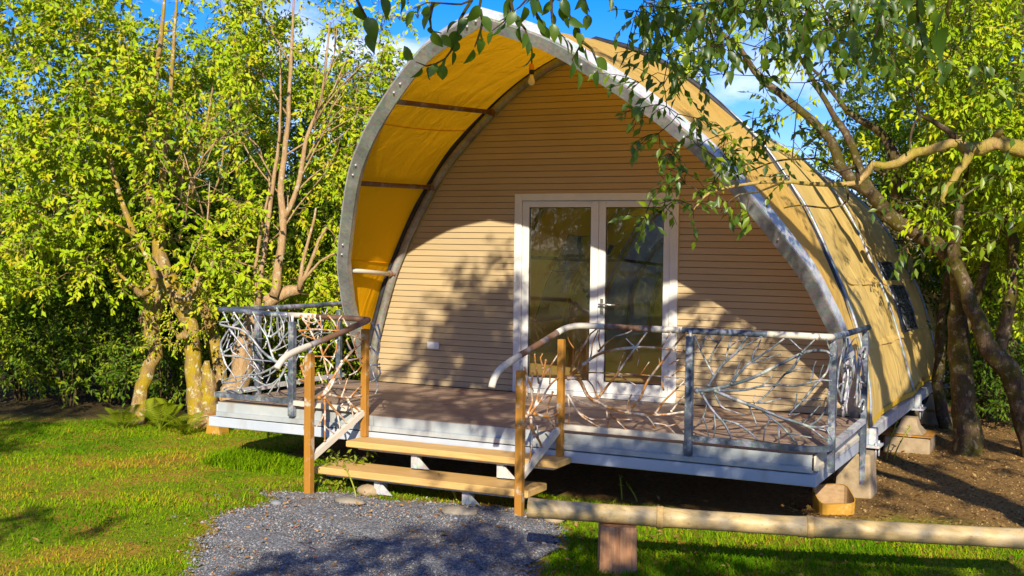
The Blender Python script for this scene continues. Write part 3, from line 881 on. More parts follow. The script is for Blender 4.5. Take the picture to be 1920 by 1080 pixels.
def prism_y(sec, ya, yb2):
    m_ = MB(); n_ = len(sec)
    m_.add([(x, ya, z) for x, z in sec] + [(x, yb2, z) for x, z in sec], [(i, (i + 1) % n_, n_ + (i + 1) % n_, n_ + i) for i in range(n_)] + [tuple(range(n_ - 1, -1, -1)), tuple(range(n_, 2 * n_))])
    return m_
for xa, xb in ((x0, -0.302), (-0.298, 1.462), (1.466, x1)):
    prism_x(sec, xa, xb).build('front_channel', M['channel'], deck)
MB().box((-2.20, -2.278, -0.242), (3.70, -2.17, -0.148), 0.005).build('front_beam', M['beam'], deck)
prism_y([(3.665, -0.01), (3.682, -0.01), (3.682, -0.09), (3.705, -0.096), (3.705, -0.13), (3.665, -0.13)], -2.20, -0.05).build('side_channel', M['bleach'], deck)
MB().box((3.605, -2.165, -0.242), (3.697, 0.02, -0.136), 0.005).build('side_beam', M['beam'], deck)
MB().box((-2.20, -2.165, -0.242), (-2.10, 0.02, -0.04), 0.005).build('side_beam', M['beam'], deck)
for xx in (-0.8, 0.7, 2.2):
    MB().box((xx - 0.03, -2.165, -0.22), (xx + 0.03, 0.0, -0.036)).build('joist', M['galv'], deck)
for (xx, yy) in ((-1.95, -0.05), (0.9, -0.15)):
    zz_ = float(gz(xx, yy))
    MB().box((xx - 0.06, yy - 0.06, zz_ - 0.1), (xx + 0.06, yy + 0.06, -0.245), 0.005).build('deck_leg', M['galv'], deck)

# footings
def pier(name, x, y, w0, w1, top, label, mat, bev=0.02):
    z = float(gz(x, y)); mb = MB()
    for lo_w, hi_w, za, zb3 in ((w0, w1, z - 0.15, top),):
        V = [(x + sx_ * lo_w / 2, y + sy_ * lo_w / 2, za) for sx_, sy_ in ((-1, -1), (1, -1), (1, 1), (-1, 1))] + [(x + sx_ * hi_w / 2, y + sy_ * hi_w / 2, zb3) for sx_, sy_ in ((-1, -1), (1, -1), (1, 1), (-1, 1))]
        mb.add(V, [(3, 2, 1, 0), (4, 5, 6, 7), (0, 1, 5, 4), (1, 2, 6, 5), (2, 3, 7, 6), (3, 0, 4, 7)])
    o = mb.build(name, mat, None, (x, y, z))
    mod = o.modifiers.new('b', 'BEVEL'); mod.width = bev; mod.segments = 2
    return tag(o, label, 'footing')
pier('concrete_pier', 3.66, -0.42, 0.34, 0.28, -0.25, 'tall tan concrete pier under the right rear corner of the deck', M['concrete'])
# tapered pedestal on a block under the second rib
for i, (x, y, lab) in enumerate(((3.74, 2.2, 'tan concrete block with a tapered pedestal under the nearest tent rib foot on the right'), (3.74, 4.4, 'smaller tan footing block farther back under the tent side'))):
    z = float(gz(x, y)); r = empty('concrete_footing', (x, y, z), lab, 'footing', 'footings under the tent')
    o = MB().box((x - 0.24, y - 0.24, z - 0.1), (x + 0.24, y + 0.24, z + 0.17), 0.02).build('block', M['concrete'], r)
    MB().add([(x + a * w_, y + b * w_, zz2) for zz2, w_ in ((z + 0.17, 0.17), (z + 0.26, 0.10), (-0.265, 0.075)) for a, b in ((-1, -1), (1, -1), (1, 1), (-1, 1))],
             [(3, 2, 1, 0), (8, 9, 10, 11)] + [(l * 4 + k_, l * 4 + (k_ + 1) % 4, l * 4 + 4 + (k_ + 1) % 4, l * 4 + 4 + k_) for l in range(2) for k_ in range(4)]).build('pedestal', M['concrete'], r)
    MB().box((x - 0.26, y - 0.26, z + 0.172), (x + 0.26, y + 0.26, z + 0.185), 0.002).build('base_plate', M['rust'], r)
# left corner footing with rusty plate
x, y = -3.42, -0.72; z = float(gz(x, y)); r = empty('rusty_footing', (x, y, z), 'small rusty plate on a tilted tan block beyond the left end of the deck', 'footing')
MB().add([(x - 0.09, y - 0.09, z - 0.1), (x + 0.13, y - 0.08, z - 0.1), (x + 0.13, y + 0.09, z - 0.1), (x - 0.08, y + 0.09, z - 0.1), (x - 0.07, y - 0.07, z + 0.19), (x + 0.09, y - 0.08, z + 0.16), (x + 0.09, y + 0.07, z + 0.18), (x - 0.06, y + 0.07, z + 0.2)],
         [(3, 2, 1, 0), (4, 5, 6, 7), (0, 1, 5, 4), (1, 2, 6, 5), (2, 3, 7, 6), (3, 0, 4, 7)]).build('block', M['formwork'], r)
MB().box((x - 0.12, y - 0.11, z + 0.205), (x + 0.14, y + 0.11, z + 0.222), 0.003).build('plate', M['rust'], r)
# square yellow formwork sleeve
x, y = 3.63, -1.25; z = float(gz(x, y)) - 0.02; h = 0.2
ang = np.linspace(0, 2 * math.pi, 33)[:-1]
def sq(a, r_):
    c_, s_ = math.cos(a), math.sin(a); k_ = (abs(c_) ** 5 + abs(s_) ** 5) ** (-0.2)
    return r_ * c_ * k_, r_ * s_ * k_
rot = 0.50
def sleeve_ring(r_, hh):
    V = []
    for a in ang:
        qx, qy = sq(a, r_); wx, wy = qx * math.cos(rot) - qy * math.sin(rot), qx * math.sin(rot) + qy * math.cos(rot)
        top = 0.165 + 0.36 * (wy * 0.9 - wx * 0.35)                       # cut off at a slant, higher at the back
        V.append((x + wx, y + wy, z + top * hh))
    return V
def rings(rs): return [(l * 32 + i, l * 32 + (i + 1) % 32, (l + 1) * 32 + (i + 1) % 32, (l + 1) * 32 + i) for l in range(rs - 1) for i in range(32)]
o = MB().add(sleeve_ring(0.150, 0) + sleeve_ring(0.154, 0.5) + sleeve_ring(0.156, 1.0) + sleeve_ring(0.149, 1.0), rings(4)).build('formwork_sleeve', M['formwork'], None, (x, y, z))
MB().add(sleeve_ring(0.1485, 0.985) + sleeve_ring(0.146, 0.25), rings(2) + [tuple(32 + i for i in range(32))]).build('inner_wall', M['ground_sill'], o)
tag(o, 'open square yellow metal sleeve with rounded corners below the right deck corner', 'footing sleeve')

# ------------------------------------------------------------------ railings


def z3(p): return (900 + p[0] / 2.526, 560 + p[1] / 2.526)
def zl(p): return (400 + p[0] / 6.0, 560 + p[1] / 6.0)
def zl2(p): return (390 + p[0] / 6.0, 700 + p[1] / 6.0)


twig_n = 0


def twigs(parent, lines, conv, p, q, mat, name='branch', bulge=0.02):
    """welded steel branches traced on the upright plane p-q; each main branch is a part of its railing"""
    for li in lines:
        r0, line = li[0], li[1:]
        pts = [at_plane(*conv(a), p, q) for a in line]
        nv = nrm(np.array([-(q[1] - p[1]), q[0] - p[0], 0]))
        o1 = RNG.uniform(-bulge, bulge); o2 = RNG.uniform(-bulge, bulge)
        k_ = len(pts)
        rows = []
        for i, pt in enumerate(pts):
            t = i / (k_ - 1)
            rows.append(np.r_[pt + nv * (o1 * math.sin(math.pi * t) + o2 * t * 0.4), r0 * 1.15 * (1 - 0.40 * t) * RNG.uniform(0.9, 1.12)])
        sm_ = smooth_line(np.array(rows), 0.03)
        b = MB().tube(sm_[:, :3], sm_[:, 3], 6)
        # weld beads at both ends
        for e in (0, -1):
            d_ = nrm(sm_[e, :3] - sm_[1 if e == 0 else -2, :3]); c_ = sm_[e, :3]; rr = sm_[e, 3]
            if r0 > 0.006:
                b.tube([c_ - d_ * rr * 1.8, c_ - d_ * rr * 0.4, c_ + d_ * rr * 0.5], [rr * 0.9, rr * 1.5, rr * 0.8], 6)
        b.build(name, mat, parent)


def grow_twigs(parent, p, q, z0, z1, seeds, mat, count, rad=(0.006, 0.010), bulge=0.03):
    """extra steel branches on an upright panel in the plan segment p-q, forking like the traced ones"""
    p = np.array(p, float); q = np.array(q, float); Lp = np.linalg.norm(q - p); e = (q - p) / Lp; nv = np.array([-e[1], e[0], 0])
    for i in range(count):
        u, v, a = seeds[i % len(seeds)]
        a += RNG.uniform(-0.5, 0.5); u += RNG.uniform(-0.1, 0.1) * Lp; v += RNG.uniform(-0.1, 0.1)
        r_ = RNG.uniform(*rad); rows = []; cur = RNG.uniform(-0.5, 0.5); o = RNG.uniform(-bulge, bulge)
        for s in range(int(RNG.integers(5, 10))):
            rows.append((p[0] + e[0] * u + nv[0] * o, p[1] + e[1] * u + nv[1] * o, v, r_ * (1 - s * 0.06)))
            a += cur * 0.35 + RNG.uniform(-0.2, 0.2); u += 0.07 * math.cos(a); v += 0.07 * math.sin(a); o += RNG.uniform(-0.008, 0.008)
            if not (0.0 < u < Lp and z0 < v < z1):
                break
        if len(rows) > 2:
            sm_ = smooth_line(np.array(rows), 0.03)
            MB().tube(sm_[:, :3], sm_[:, 3], 6).build('branch', mat, parent)


def sq_post(name, x, y, z0, z1, mat, parent, w=0.055):
    o = MB().box((x - w / 2, y - w / 2, z0), (x + w / 2, y + w / 2, z1), 0.004).build(name, mat, parent)
    return o


# ---- right railing
rr_ = empty('branch_railing', (2.7, -2.25, 0.0), 'steel railing with wide welded branch infill along the right front of the deck', 'railing', 'branch pattern railings')
NR, TR_ = (1.49, -2.88), (1.585, -2.31)
sq_post('post', NR[0], NR[1], float(gz(*NR)) - 0.1, 0.575, M['rust'], rr_, 0.062)
sq_post('post', TR_[0], TR_[1], -0.188, 0.79, M['rust'], rr_, 0.055)
sq_post('post', 2.69, -2.285, -0.085, 0.865, M['galv_dark'], rr_, 0.058)
sq_post('post', 3.765, -2.06, -0.155, 0.85, M['galv'], rr_, 0.055)
sq_post('post', 3.735, -0.55, float(gz(3.735, -0.55)) - 0.1, 0.84, M['galv_dark'], rr_, 0.05)
for x, y, z in ((1.49, -2.88, 0.575), (2.69, -2.285, 0.865), (3.765, -2.06, 0.85), (3.735, -0.55, 0.83)):
    MB().tube([(x, y, z - 0.02), (x, y, z + 0.08 if x < 2 else z + 0.045)], 0.014, 8).build('post_pin', M['bleach'] if x < 2 else M['galv_lt'], rr_)
hr = np.array([(1.51, -2.95, 0.70, 0.026), (1.535, -2.62, 0.775, 0.026), (1.56, -2.42, 0.83, 0.026), (1.60, -2.30, 0.875, 0.026), (1.68, -2.262, 0.90, 0.026), (1.82, -2.252, 0.907, 0.026), (1.95, -2.25, 0.906, 0.026), (2.3, -2.25, 0.905, 0.026), (3.3, -2.25, 0.905, 0.026)])
a = smooth_line(hr, 0.04)
def cut(x0, x1, y1=99, y0=-99): return a[(a[:, 0] >= x0 - 0.03) & (a[:, 0] <= x1 + 0.03)]
for x0_, x1_, mm, g_ in ((1.4, 1.60, 'rust_rail', 1.0), (1.60, 1.93, 'bleach', 1.02), (1.93, 2.36, 'rust_rail', 1.0), (2.36, 2.62, 'bleach', 1.02), (2.62, 3.31, 'galv_dark', 1.0)):
    b_ = cut(x0_, x1_); MB().tube(b_[:, :3], b_[:, 3] * g_, 12).build('handrail', M[mm], rr_)
b_ = smooth_line(np.array([(3.3, -2.25, 0.905, 0.0262), (3.5, -2.25, 0.905, 0.027), (3.66, -2.245, 0.903, 0.027), (3.74, -2.20, 0.90, 0.027), (3.768, -2.10, 0.895, 0.027)]), 0.04)
MB().tube(b_[:, :3], b_[:, 3], 12).build('handrail_elbow', M['bleach'], rr_)
MB().tube([(3.768, -2.10, 0.895), (3.755, -1.3, 0.882), (3.735, -0.42, 0.868)], 0.026, 12).build('handrail', M['galv_dark'], rr_)
c_ = smooth_line(np.array([(1.51, -2.95, 0.70, 0.0262), (1.497, -3.12, 0.655, 0.028), (1.49, -3.26, 0.61, 0.028), (1.485, -3.34, 0.545, 0.028), (1.485, -3.37, 0.49, 0.028)]), 0.03)
MB().tube(c_[:, :3], c_[:, 3], 12).build('handrail_end', M['bleach'], rr_)
# bottom rails
MB().bar((1.60, -2.285, 0.055), (2.66, -2.285, 0.055), 0.04, 0.045).build('bottom_rail', M['bleach'], rr_)
q = smooth_line(np.array([(2.72, -2.285, 0.055), (3.2, -2.285, 0.05), (3.55, -2.285, 0.05), (3.68, -2.26, 0.048), (3.75, -2.18, 0.046), (3.765, -2.08, 0.045)]), 0.05)
T, A, B = frames(q)
MB().sweep(q, [(-0.022, -0.022), (0.022, -0.022), (0.022, 0.022), (-0.022, 0.022)], np.cross(T, [0, 0, 1]), np.repeat([[0, 0, 1.0]], len(q), 0)).build('bottom_rail', M['galv_dark'], rr_)
MB().bar((3.765, -2.03, 0.045), (3.735, -0.58, 0.05), 0.05, 0.04).build('bottom_rail', M['galv_lt'], rr_)
MB().bar((1.492, -2.855, -0.28), (1.575, -2.335, 0.035), 0.045, 0.05).build('bottom_rail', M['bleach'], rr_)
Pf, Qf = (1.5, -2.285), (3.9, -2.285)
P2 = [
    (.015, (1020, 435), (1090, 432), (1200, 405), (1300, 370), (1420, 310), (1520, 262), (1580, 245), (1640, 250), (1668, 268)),
    (.012, (1080, 415), (1110, 365), (1150, 310), (1190, 275), (1215, 255), (1240, 215), (1265, 180)), (.007, (1215, 255), (1255, 225), (1290, 205), (1330, 180)),
    (.010, (1190, 405), (1230, 350), (1270, 310), (1330, 270), (1380, 235), (1440, 190)), (.006, (1270, 310), (1330, 295), (1380, 275), (1425, 262)),
    (.007, (1195, 390), (1215, 345), (1230, 295)), (.007, (1285, 300), (1295, 255), (1315, 225), (1335, 180)),
    (.009, (1105, 360), (1075, 300), (1045, 240), (1015, 175)), (.007, (1085, 300), (1105, 250), (1130, 210), (1155, 170)), (.006, (1130, 210), (1105, 190), (1080, 170)), (.006, (1045, 240), (1065, 190), (1075, 172)),
    (.007, (1165, 290), (1172, 240), (1185, 200), (1195, 170)), (.006, (1172, 240), (1200, 215), (1235, 195)),
    (.010, (1130, 435), (1200, 435), (1270, 430), (1330, 415), (1420, 410), (1500, 412), (1570, 395), (1620, 385), (1665, 390)),
    (.009, (1520, 262), (1480, 330), (1440, 360), (1390, 420), (1350, 460), (1310, 495)), (.006, (1440, 360), (1490, 340), (1530, 325)), (.006, (1330, 415), (1360, 390), (1385, 365)),
    (.006, (1310, 495), (1360, 490), (1425, 472)), (.005, (1300, 500), (1296, 480), (1302, 455)),
    (.009, (1610, 385), (1640, 350), (1655, 300), (1662, 265)), (.006, (1608, 375), (1615, 340), (1628, 312)), (.006, (1560, 395), (1575, 360), (1578, 325), (1592, 295)),
    (.010, (1610, 385), (1570, 430), (1530, 480), (1490, 520), (1465, 550)), (.006, (1525, 482), (1575, 478), (1615, 472)), (.006, (1485, 522), (1497, 490), (1500, 450)), (.006, (1460, 553), (1490, 550), (1515, 542)),
    (.014, (1110, 435), (1180, 465), (1270, 500), (1350, 530), (1420, 560), (1500, 585), (1560, 605), (1620, 608), (1660, 598)),
    (.007, (1270, 500), (1290, 550), (1315, 605)), (.010, (1340, 530), (1375, 565), (1420, 600), (1460, 640), (1503, 688)), (.007, (1375, 565), (1350, 620), (1343, 675)), (.006, (1415, 600), (1417, 685)), (.006, (1450, 635), (1520, 650), (1572, 658)),
    (.007, (1110, 450), (1140, 510), (1180, 530), (1252, 550)), (.012, (1050, 445), (1080, 500), (1120, 550), (1160, 595), (1192, 658)), (.006, (1075, 490), (1060, 550), (1025, 605)), (.006, (1108, 540), (1116, 600), (1108, 655)),
    (.009, (1150, 575), (1210, 592), (1270, 630), (1312, 668)), (.005, (1200, 590), (1240, 595), (1285, 588)), (.006, (1058, 560), (1072, 610), (1082, 650)),
    (.009, (1560, 605), (1600, 640), (1645, 672)), (.008, (1560, 605), (1610, 565), (1645, 500), (1652, 440)), (.006, (1530, 590), (1560, 560), (1595, 520), (1615, 500)), (.006, (1640, 612), (1655, 640), (1668, 670)), (.005, (1600, 615), (1640, 628), (1660, 650)),
    (.006, (1465, 190), (1490, 215), (1510, 235), (1535, 250)), (.008, (1525, 255), (1555, 225), (1590, 190)), (.006, (1640, 190), (1648, 215), (1655, 240)),
]
twigs(rr_, P2, z3, Pf, Qf, M['weld_dark'])
P1 = [
    (.013, (415, 378), (470, 330), (540, 275), (620, 245), (720, 232), (800, 230), (880, 238), (980, 250)), (.014, (415, 375), (470, 385), (510, 460), (560, 490), (620, 520), (700, 540), (790, 550), (880, 548), (975, 535)),
    (.009, (430, 350), (440, 310), (465, 270), (500, 210), (525, 165), (550, 145)), (.006, (450, 355), (530, 350), (640, 355), (750, 360), (880, 370), (970, 382)),
    (.010, (560, 470), (600, 420), (650, 360), (690, 300), (740, 230), (790, 160)), (.007, (650, 360), (668, 300), (682, 255)), (.006, (650, 360), (690, 385), (740, 410)),
    (.010, (700, 540), (760, 470), (790, 400), (840, 330), (880, 280), (910, 240), (950, 190), (980, 160)), (.006, (755, 365), (780, 330), (802, 300)), (.006, (838, 335), (850, 305), (848, 280)), (.006, (735, 500), (775, 497)), (.007, (700, 530), (703, 490), (718, 455)),
    (.008, (830, 545), (870, 490), (920, 440), (968, 390)), (.007, (905, 535), (950, 480), (975, 455)), (.006, (910, 365), (940, 338), (972, 318)), (.006, (895, 312), (920, 300), (942, 290)),
    (.009, (415, 455), (470, 540), (520, 580), (570, 610)), (.006, (430, 460), (480, 490), (522, 502)), (.007, (470, 540), (530, 570), (600, 570), (720, 572)), (.006, (600, 530), (603, 570), (608, 612)), (.008, (610, 540), (660, 590), (690, 620)),
    (.006, (418, 470), (422, 540), (418, 600)), (.007, (785, 550), (810, 580), (832, 615)), (.006, (820, 590), (880, 600), (925, 640)), (.006, (890, 605), (935, 592), (975, 580)), (.006, (565, 475), (570, 430), (557, 390)), (.006, (560, 480), (530, 410), (490, 372)),
    (.007, (560, 250), (600, 210), (640, 178)), (.006, (570, 235), (560, 190), (568, 145)), (.006, (740, 232), (715, 210), (690, 188)), (.006, (860, 232), (885, 190), (905, 160)), (.006, (445, 235), (425, 205), (415, 178)), (.006, (870, 435), (862, 405), (868, 380)),
    (.006, (640, 178), (690, 165), (720, 150)), (.006, (740, 232), (755, 270), (745, 320)), (.007, (480, 330), (520, 280), (530, 215), (560, 150)),
]
twigs(rr_, P1, z3, Pf, Qf, M['rust_twig'])
PS = [(.011, (215, 560), (260, 520), (280, 440), (300, 360), (312, 290)), (.010, (235, 545), (285, 480), (330, 410), (378, 368)), (.007, (270, 500), (320, 462), (362, 458)), (.008, (250, 440), (225, 370), (212, 325)), (.008, (280, 400), (265, 330), (260, 262)),
      (.008, (300, 370), (345, 310), (382, 245)), (.011, (255, 545), (320, 560), (365, 545), (388, 515)), (.011, (240, 560), (250, 620), (285, 680), (292, 715)), (.008, (248, 630), (240, 700), (235, 775)), (.008, (320, 560), (350, 600), (378, 645)), (.006, (270, 600), (272, 640), (278, 668)),
      (.006, (330, 405), (338, 340), (330, 320)), (.007, (300, 330), (285, 280), (295, 262)), (.009, (225, 545), (245, 490), (240, 420), (250, 350)), (.007, (345, 440), (330, 500), (318, 545)), (.006, (225, 470), (215, 430), (228, 390)), (.006, (310, 640), (330, 660), (345, 672))]
twigs(rr_, PS, z3, (1.492, -2.85), (1.577, -2.33), M['rust_twig'], bulge=0.012)
Lside = 1.12
grow_twigs(rr_, (3.765, -2.03), (3.735, -0.58), 0.08, 0.86, [(0.05, .45, 1.1), (0.05, .5, -0.9), (0.55, .2, 1.6), (0.6, .85, -1.7), (1.3, .3, 2.2), (0.3, .3, 0.8), (1.2, .7, -2.4), (0.4, .6, 0.3)], M['weld'], 30, (0.007, 0.013), 0.03)
for zc in (0.66, 0.42, 0.2):
    q = smooth_line(np.array([(3.74, -0.82, zc, .011), (3.745, -0.70, zc + 0.05, .011), (3.75, -0.62, zc + 0.03, .011), (3.74, -0.585, zc - 0.02, .010), (3.74, -0.62, zc - 0.05, .009)]), 0.02)
    MB().tube(q[:, :3], q[:, 3], 6).build('branch', M['weld'], rr_)

# ---- left railing
rl = empty('branch_railing', (-1.2, -2.25, 0.0), 'smaller steel railing with tangled branch infill around the left end of the deck', 'railing', 'branch pattern railings')
NL, TL = (-0.47, -3.0), (-0.36, -2.31)
sq_post('post', NL[0], NL[1], float(gz(*NL)) - 0.1, 0.62, M['rust'], rl, 0.066)
sq_post('post', TL[0], TL[1], -0.188, 0.79, M['rust'], rl, 0.058)
sq_post('post', -1.19, -2.285, -0.07, 0.82, M['galv'], rl, 0.06)
sq_post('post', -2.12, -1.62, 0.0, 0.80, M['galv'], rl, 0.055)
sq_post('post', -2.12, -0.18, 0.0, 0.80, M['galv'], rl, 0.055)
for x, y, z in ((-1.19, -2.285, 0.82), (-2.12, -1.62, 0.80), (-0.47, -3.0, 0.62)):
    MB().tube([(x, y, z - 0.02), (x, y, z + 0.06)], 0.014, 8).build('post_pin', M['galv_lt'], rl)
a = smooth_line(np.array([(-2.14, -0.05, 0.87, .026), (-2.14, -0.8, 0.87, .026), (-2.14, -1.7, 0.88, .026), (-2.135, -2.13, 0.895, .026), (-2.09, -2.24, 0.90, .026), (-1.95, -2.255, 0.90, .026), (-1.6, -2.255, 0.885, .026), (-1.25, -2.255, 0.88, .026)]), 0.05)
MB().tube(a[:, :3], a[:, 3], 12).build('handrail', M['galv'], rl)
MB().tube([(-1.25, -2.255, 0.88), (-1.08, -2.255, 0.88), (-0.93, -2.255, 0.878)], 0.0266, 12).build('rail_sleeve', M['bleach'], rl)
MB().tube([(-0.93, -2.255, 0.878), (-0.6, -2.255, 0.875), (-0.40, -2.255, 0.872)], 0.026, 12).build('handrail', M['rust_rail'], rl)
a = smooth_line(np.array([(-0.40, -2.255, 0.872, .027), (-0.365, -2.26, 0.868, .029), (-0.375, -2.34, 0.846, .027), (-0.41, -2.62, 0.775, .026), (-0.455, -2.95, 0.70, .026), (-0.46, -3.0, 0.69, .026)]), 0.04)
MB().tube(a[:, :3], a[:, 3], 12).build('handrail', M['rust_rail'], rl)
a = smooth_line(np.array([(-0.46, -3.0, 0.69, .0262), (-0.47, -3.18, 0.655, .028), (-0.475, -3.34, 0.61, .028), (-0.475, -3.45, 0.53, .028)]), 0.03)
MB().tube(a[:, :3], a[:, 3], 12).build('handrail_end', M['bleach'], rl)
MB().bar((-2.10, -2.285, 0.075), (-1.22, -2.285, 0.07), 0.042, 0.045).build('bottom_rail', M['galv'], rl)
MB().bar((-1.16, -2.285, 0.06), (-0.40, -2.285, 0.045), 0.042, 0.045).build('bottom_rail', M['bleach'], rl)
MB().bar((-2.12, -2.26, 0.07), (-2.12, -0.10, 0.06), 0.045, 0.045).build('bottom_rail', M['galv_lt'], rl)
MB().bar((-0.467, -2.97, -0.29), (-0.365, -2.335, 0.035), 0.045, 0.05).build('bottom_rail', M['bleach'], rl)
LA = [
    (.013, (890, 725), (720, 710), (560, 590), (440, 440), (330, 350), (170, 310), (85, 290), (80, 265), (170, 262)), (.010, (680, 690), (640, 540), (610, 430), (510, 270), (440, 150)),
    (.008, (610, 430), (580, 330), (600, 260), (560, 175)), (.008, (620, 430), (630, 290), (655, 165)), (.009, (640, 430), (740, 350), (790, 250), (830, 175)), (.007, (600, 480), (575, 530), (560, 560)),
    (.006, (770, 460), (745, 410), (730, 370)), (.009, (660, 590), (740, 520), (780, 450), (850, 370), (900, 300)), (.008, (785, 440), (790, 300), (740, 175)), (.007, (870, 300), (865, 240), (850, 175)), (.007, (650, 600), (760, 560), (900, 480)),
    (.007, (560, 680), (480, 570), (440, 470), (420, 300)), (.011, (720, 740), (640, 790), (500, 850), (380, 860), (200, 890), (110, 920)), (.008, (740, 730), (700, 800), (620, 860), (570, 880)),
    (.010, (830, 740), (780, 850), (700, 960), (615, 1075)), (.008, (800, 800), (750, 900), (740, 1000), (700, 1080)), (.009, (810, 850), (830, 980), (870, 1080)), (.006, (825, 870), (860, 930), (885, 1000)),
    (.009, (100, 640), (280, 650), (420, 680), (520, 690), (700, 710)), (.011, (110, 640), (80, 560), (80, 500), (180, 340), (260, 290)), (.009, (90, 590), (150, 740), (210, 820), (260, 920)), (.007, (100, 940), (130, 830), (190, 740), (250, 660)),
    (.010, (180, 340), (270, 460), (350, 560), (430, 680), (520, 820)), (.008, (110, 150), (140, 240), (180, 310)), (.009, (230, 155), (340, 340), (450, 460)), (.007, (210, 225), (235, 150)), (.007, (345, 170), (270, 250), (215, 300)),
    (.006, (170, 400), (140, 460), (100, 560)), (.007, (120, 600), (180, 560), (240, 500)), (.007, (200, 540), (230, 600), (290, 640)), (.007, (330, 430), (360, 530), (380, 620)),
    (.008, (430, 880), (560, 960), (640, 970), (740, 890)), (.008, (100, 950), (280, 930), (410, 880)), (.008, (280, 1040), (380, 900), (470, 790)), (.008, (350, 1040), (500, 1005), (640, 960)), (.006, (480, 790), (430, 750), (370, 720)), (.007, (640, 800), (620, 880), (600, 950)),
    (.006, (120, 1020), (200, 990), (300, 1000)), (.006, (560, 900), (500, 870), (450, 800)),
]
twigs(rl, LA, zl, (-2.1, -2.285), (-0.4, -2.285), M['weld'])
LB = [(.010, (970, 365), (1100, 345), (1250, 350), (1400, 362)), (.010, (985, 190), (1070, 330), (1130, 460), (1200, 560), (1250, 750), (1280, 870), (1290, 1000)), (.008, (1070, 185), (1078, 260), (1075, 330)), (.008, (1110, 185), (1200, 290), (1230, 350)),
      (.007, (1200, 195), (1210, 260), (1222, 350)), (.008, (1290, 190), (1350, 260), (1400, 345)), (.007, (1410, 360), (1408, 270), (1440, 190)), (.008, (1000, 405), (1060, 420), (1130, 455)), (.009, (1200, 520), (1240, 650), (1320, 740), (1285, 860)), (.010, (985, 750), (1010, 850), (1045, 930)),
      (.009, (1180, 830), (1220, 900), (1255, 980)), (.008, (970, 655), (1150, 650), (1370, 655)), (.007, (1010, 240), (1120, 270), (1180, 240)), (.008, (1380, 470), (1385, 560), (1350, 680)), (.007, (1180, 420), (1120, 560), (1050, 640)), (.007, (1300, 520), (1250, 620), (1200, 700)),
      (.008, (960, 910), (1040, 930), (1120, 990), (1240, 1000)), (.007, (1320, 740), (1400, 840), (1430, 960)), (.006, (1020, 700), (1015, 790), (1050, 860)), (.007, (1440, 900), (1350, 960), (1290, 1030)), (.007, (1460, 220), (1500, 310), (1560, 350))]
twigs(rl, LB, zl, (-2.1, -2.285), (-0.4, -2.285), M['rust_twig'])
LS = [(.013, (1250, 1060), (1300, 980), (1370, 860), (1450, 730), (1560, 600), (1680, 490)), (.009, (1560, 600), (1530, 540), (1495, 470)), (.009, (1440, 705), (1560, 690), (1690, 655)), (.008, (1500, 400), (1600, 430), (1690, 480)), (.007, (1640, 380), (1590, 460), (1600, 540)), (.006, (1600, 600), (1640, 680), (1680, 730)),
      (.007, (1490, 680), (1560, 780), (1600, 850)), (.007, (1660, 760), (1600, 820), (1530, 860))]
twigs(rl, LS, zl, (-0.467, -2.97), (-0.365, -2.335), M['rust_twig'], bulge=0.012)
LS2 = [(.013, (1240, 280), (1340, 200), (1390, 120), (1420, 60)), (.010, (1310, 270), (1312, 400), (1310, 520), (1310, 760)), (.011, (1310, 270), (1420, 410), (1500, 490), (1565, 575)), (.007, (1300, 460), (1265, 530), (1220, 600)), (.008, (1450, 440), (1462, 530), (1485, 640)), (.006, (1320, 600), (1370, 640), (1420, 680)),
       (.011, (1370, 240), (1500, 270), (1600, 270), (1735, 245)), (.008, (1570, 290), (1610, 390), (1640, 525)), (.009, (1580, 320), (1650, 390), (1735, 445)), (.007, (1500, 270), (1540, 180), (1570, 60)), (.007, (1600, 270), (1650, 200), (1720, 140)), (.006, (1520, 340), (1500, 370), (1540, 395))]
twigs(rl, LS2, zl2, (-0.467, -2.97), (-0.365, -2.335), M['rust_twig'], bulge=0.012)
LE = [(.009, (1780, 270), (1850, 380), (1885, 520), (1850, 680)), (.008, (1765, 540), (1830, 600), (1860, 690)), (.010, (1765, 748), (1820, 745), (1870, 738)), (.009, (1865, 770), (1880, 840), (1840, 900), (1765, 935)), (.008, (1835, 930), (1840, 1000), (1820, 1070)), (.007, (1850, 290), (1870, 420), (1835, 560), (1855, 640)), (.006, (1790, 790), (1815, 880), (1850, 930))]
twigs(rl, LE, zl, (-0.37, -2.30), (-0.20, -2.30), M['weld'], bulge=0.02)
grow_twigs(rl, (-2.12, -2.22), (-2.12, -0.15), 0.1, 0.85, [(0.2, .45, .8), (0.5, .2, 1.4), (0.9, .8, -1.4), (1.3, .4, 2.4), (1.7, .6, .5), (1.1, .3, .3), (1.9, .5, 2.8)], M['weld'], 30, (0.006, 0.011), 0.03)

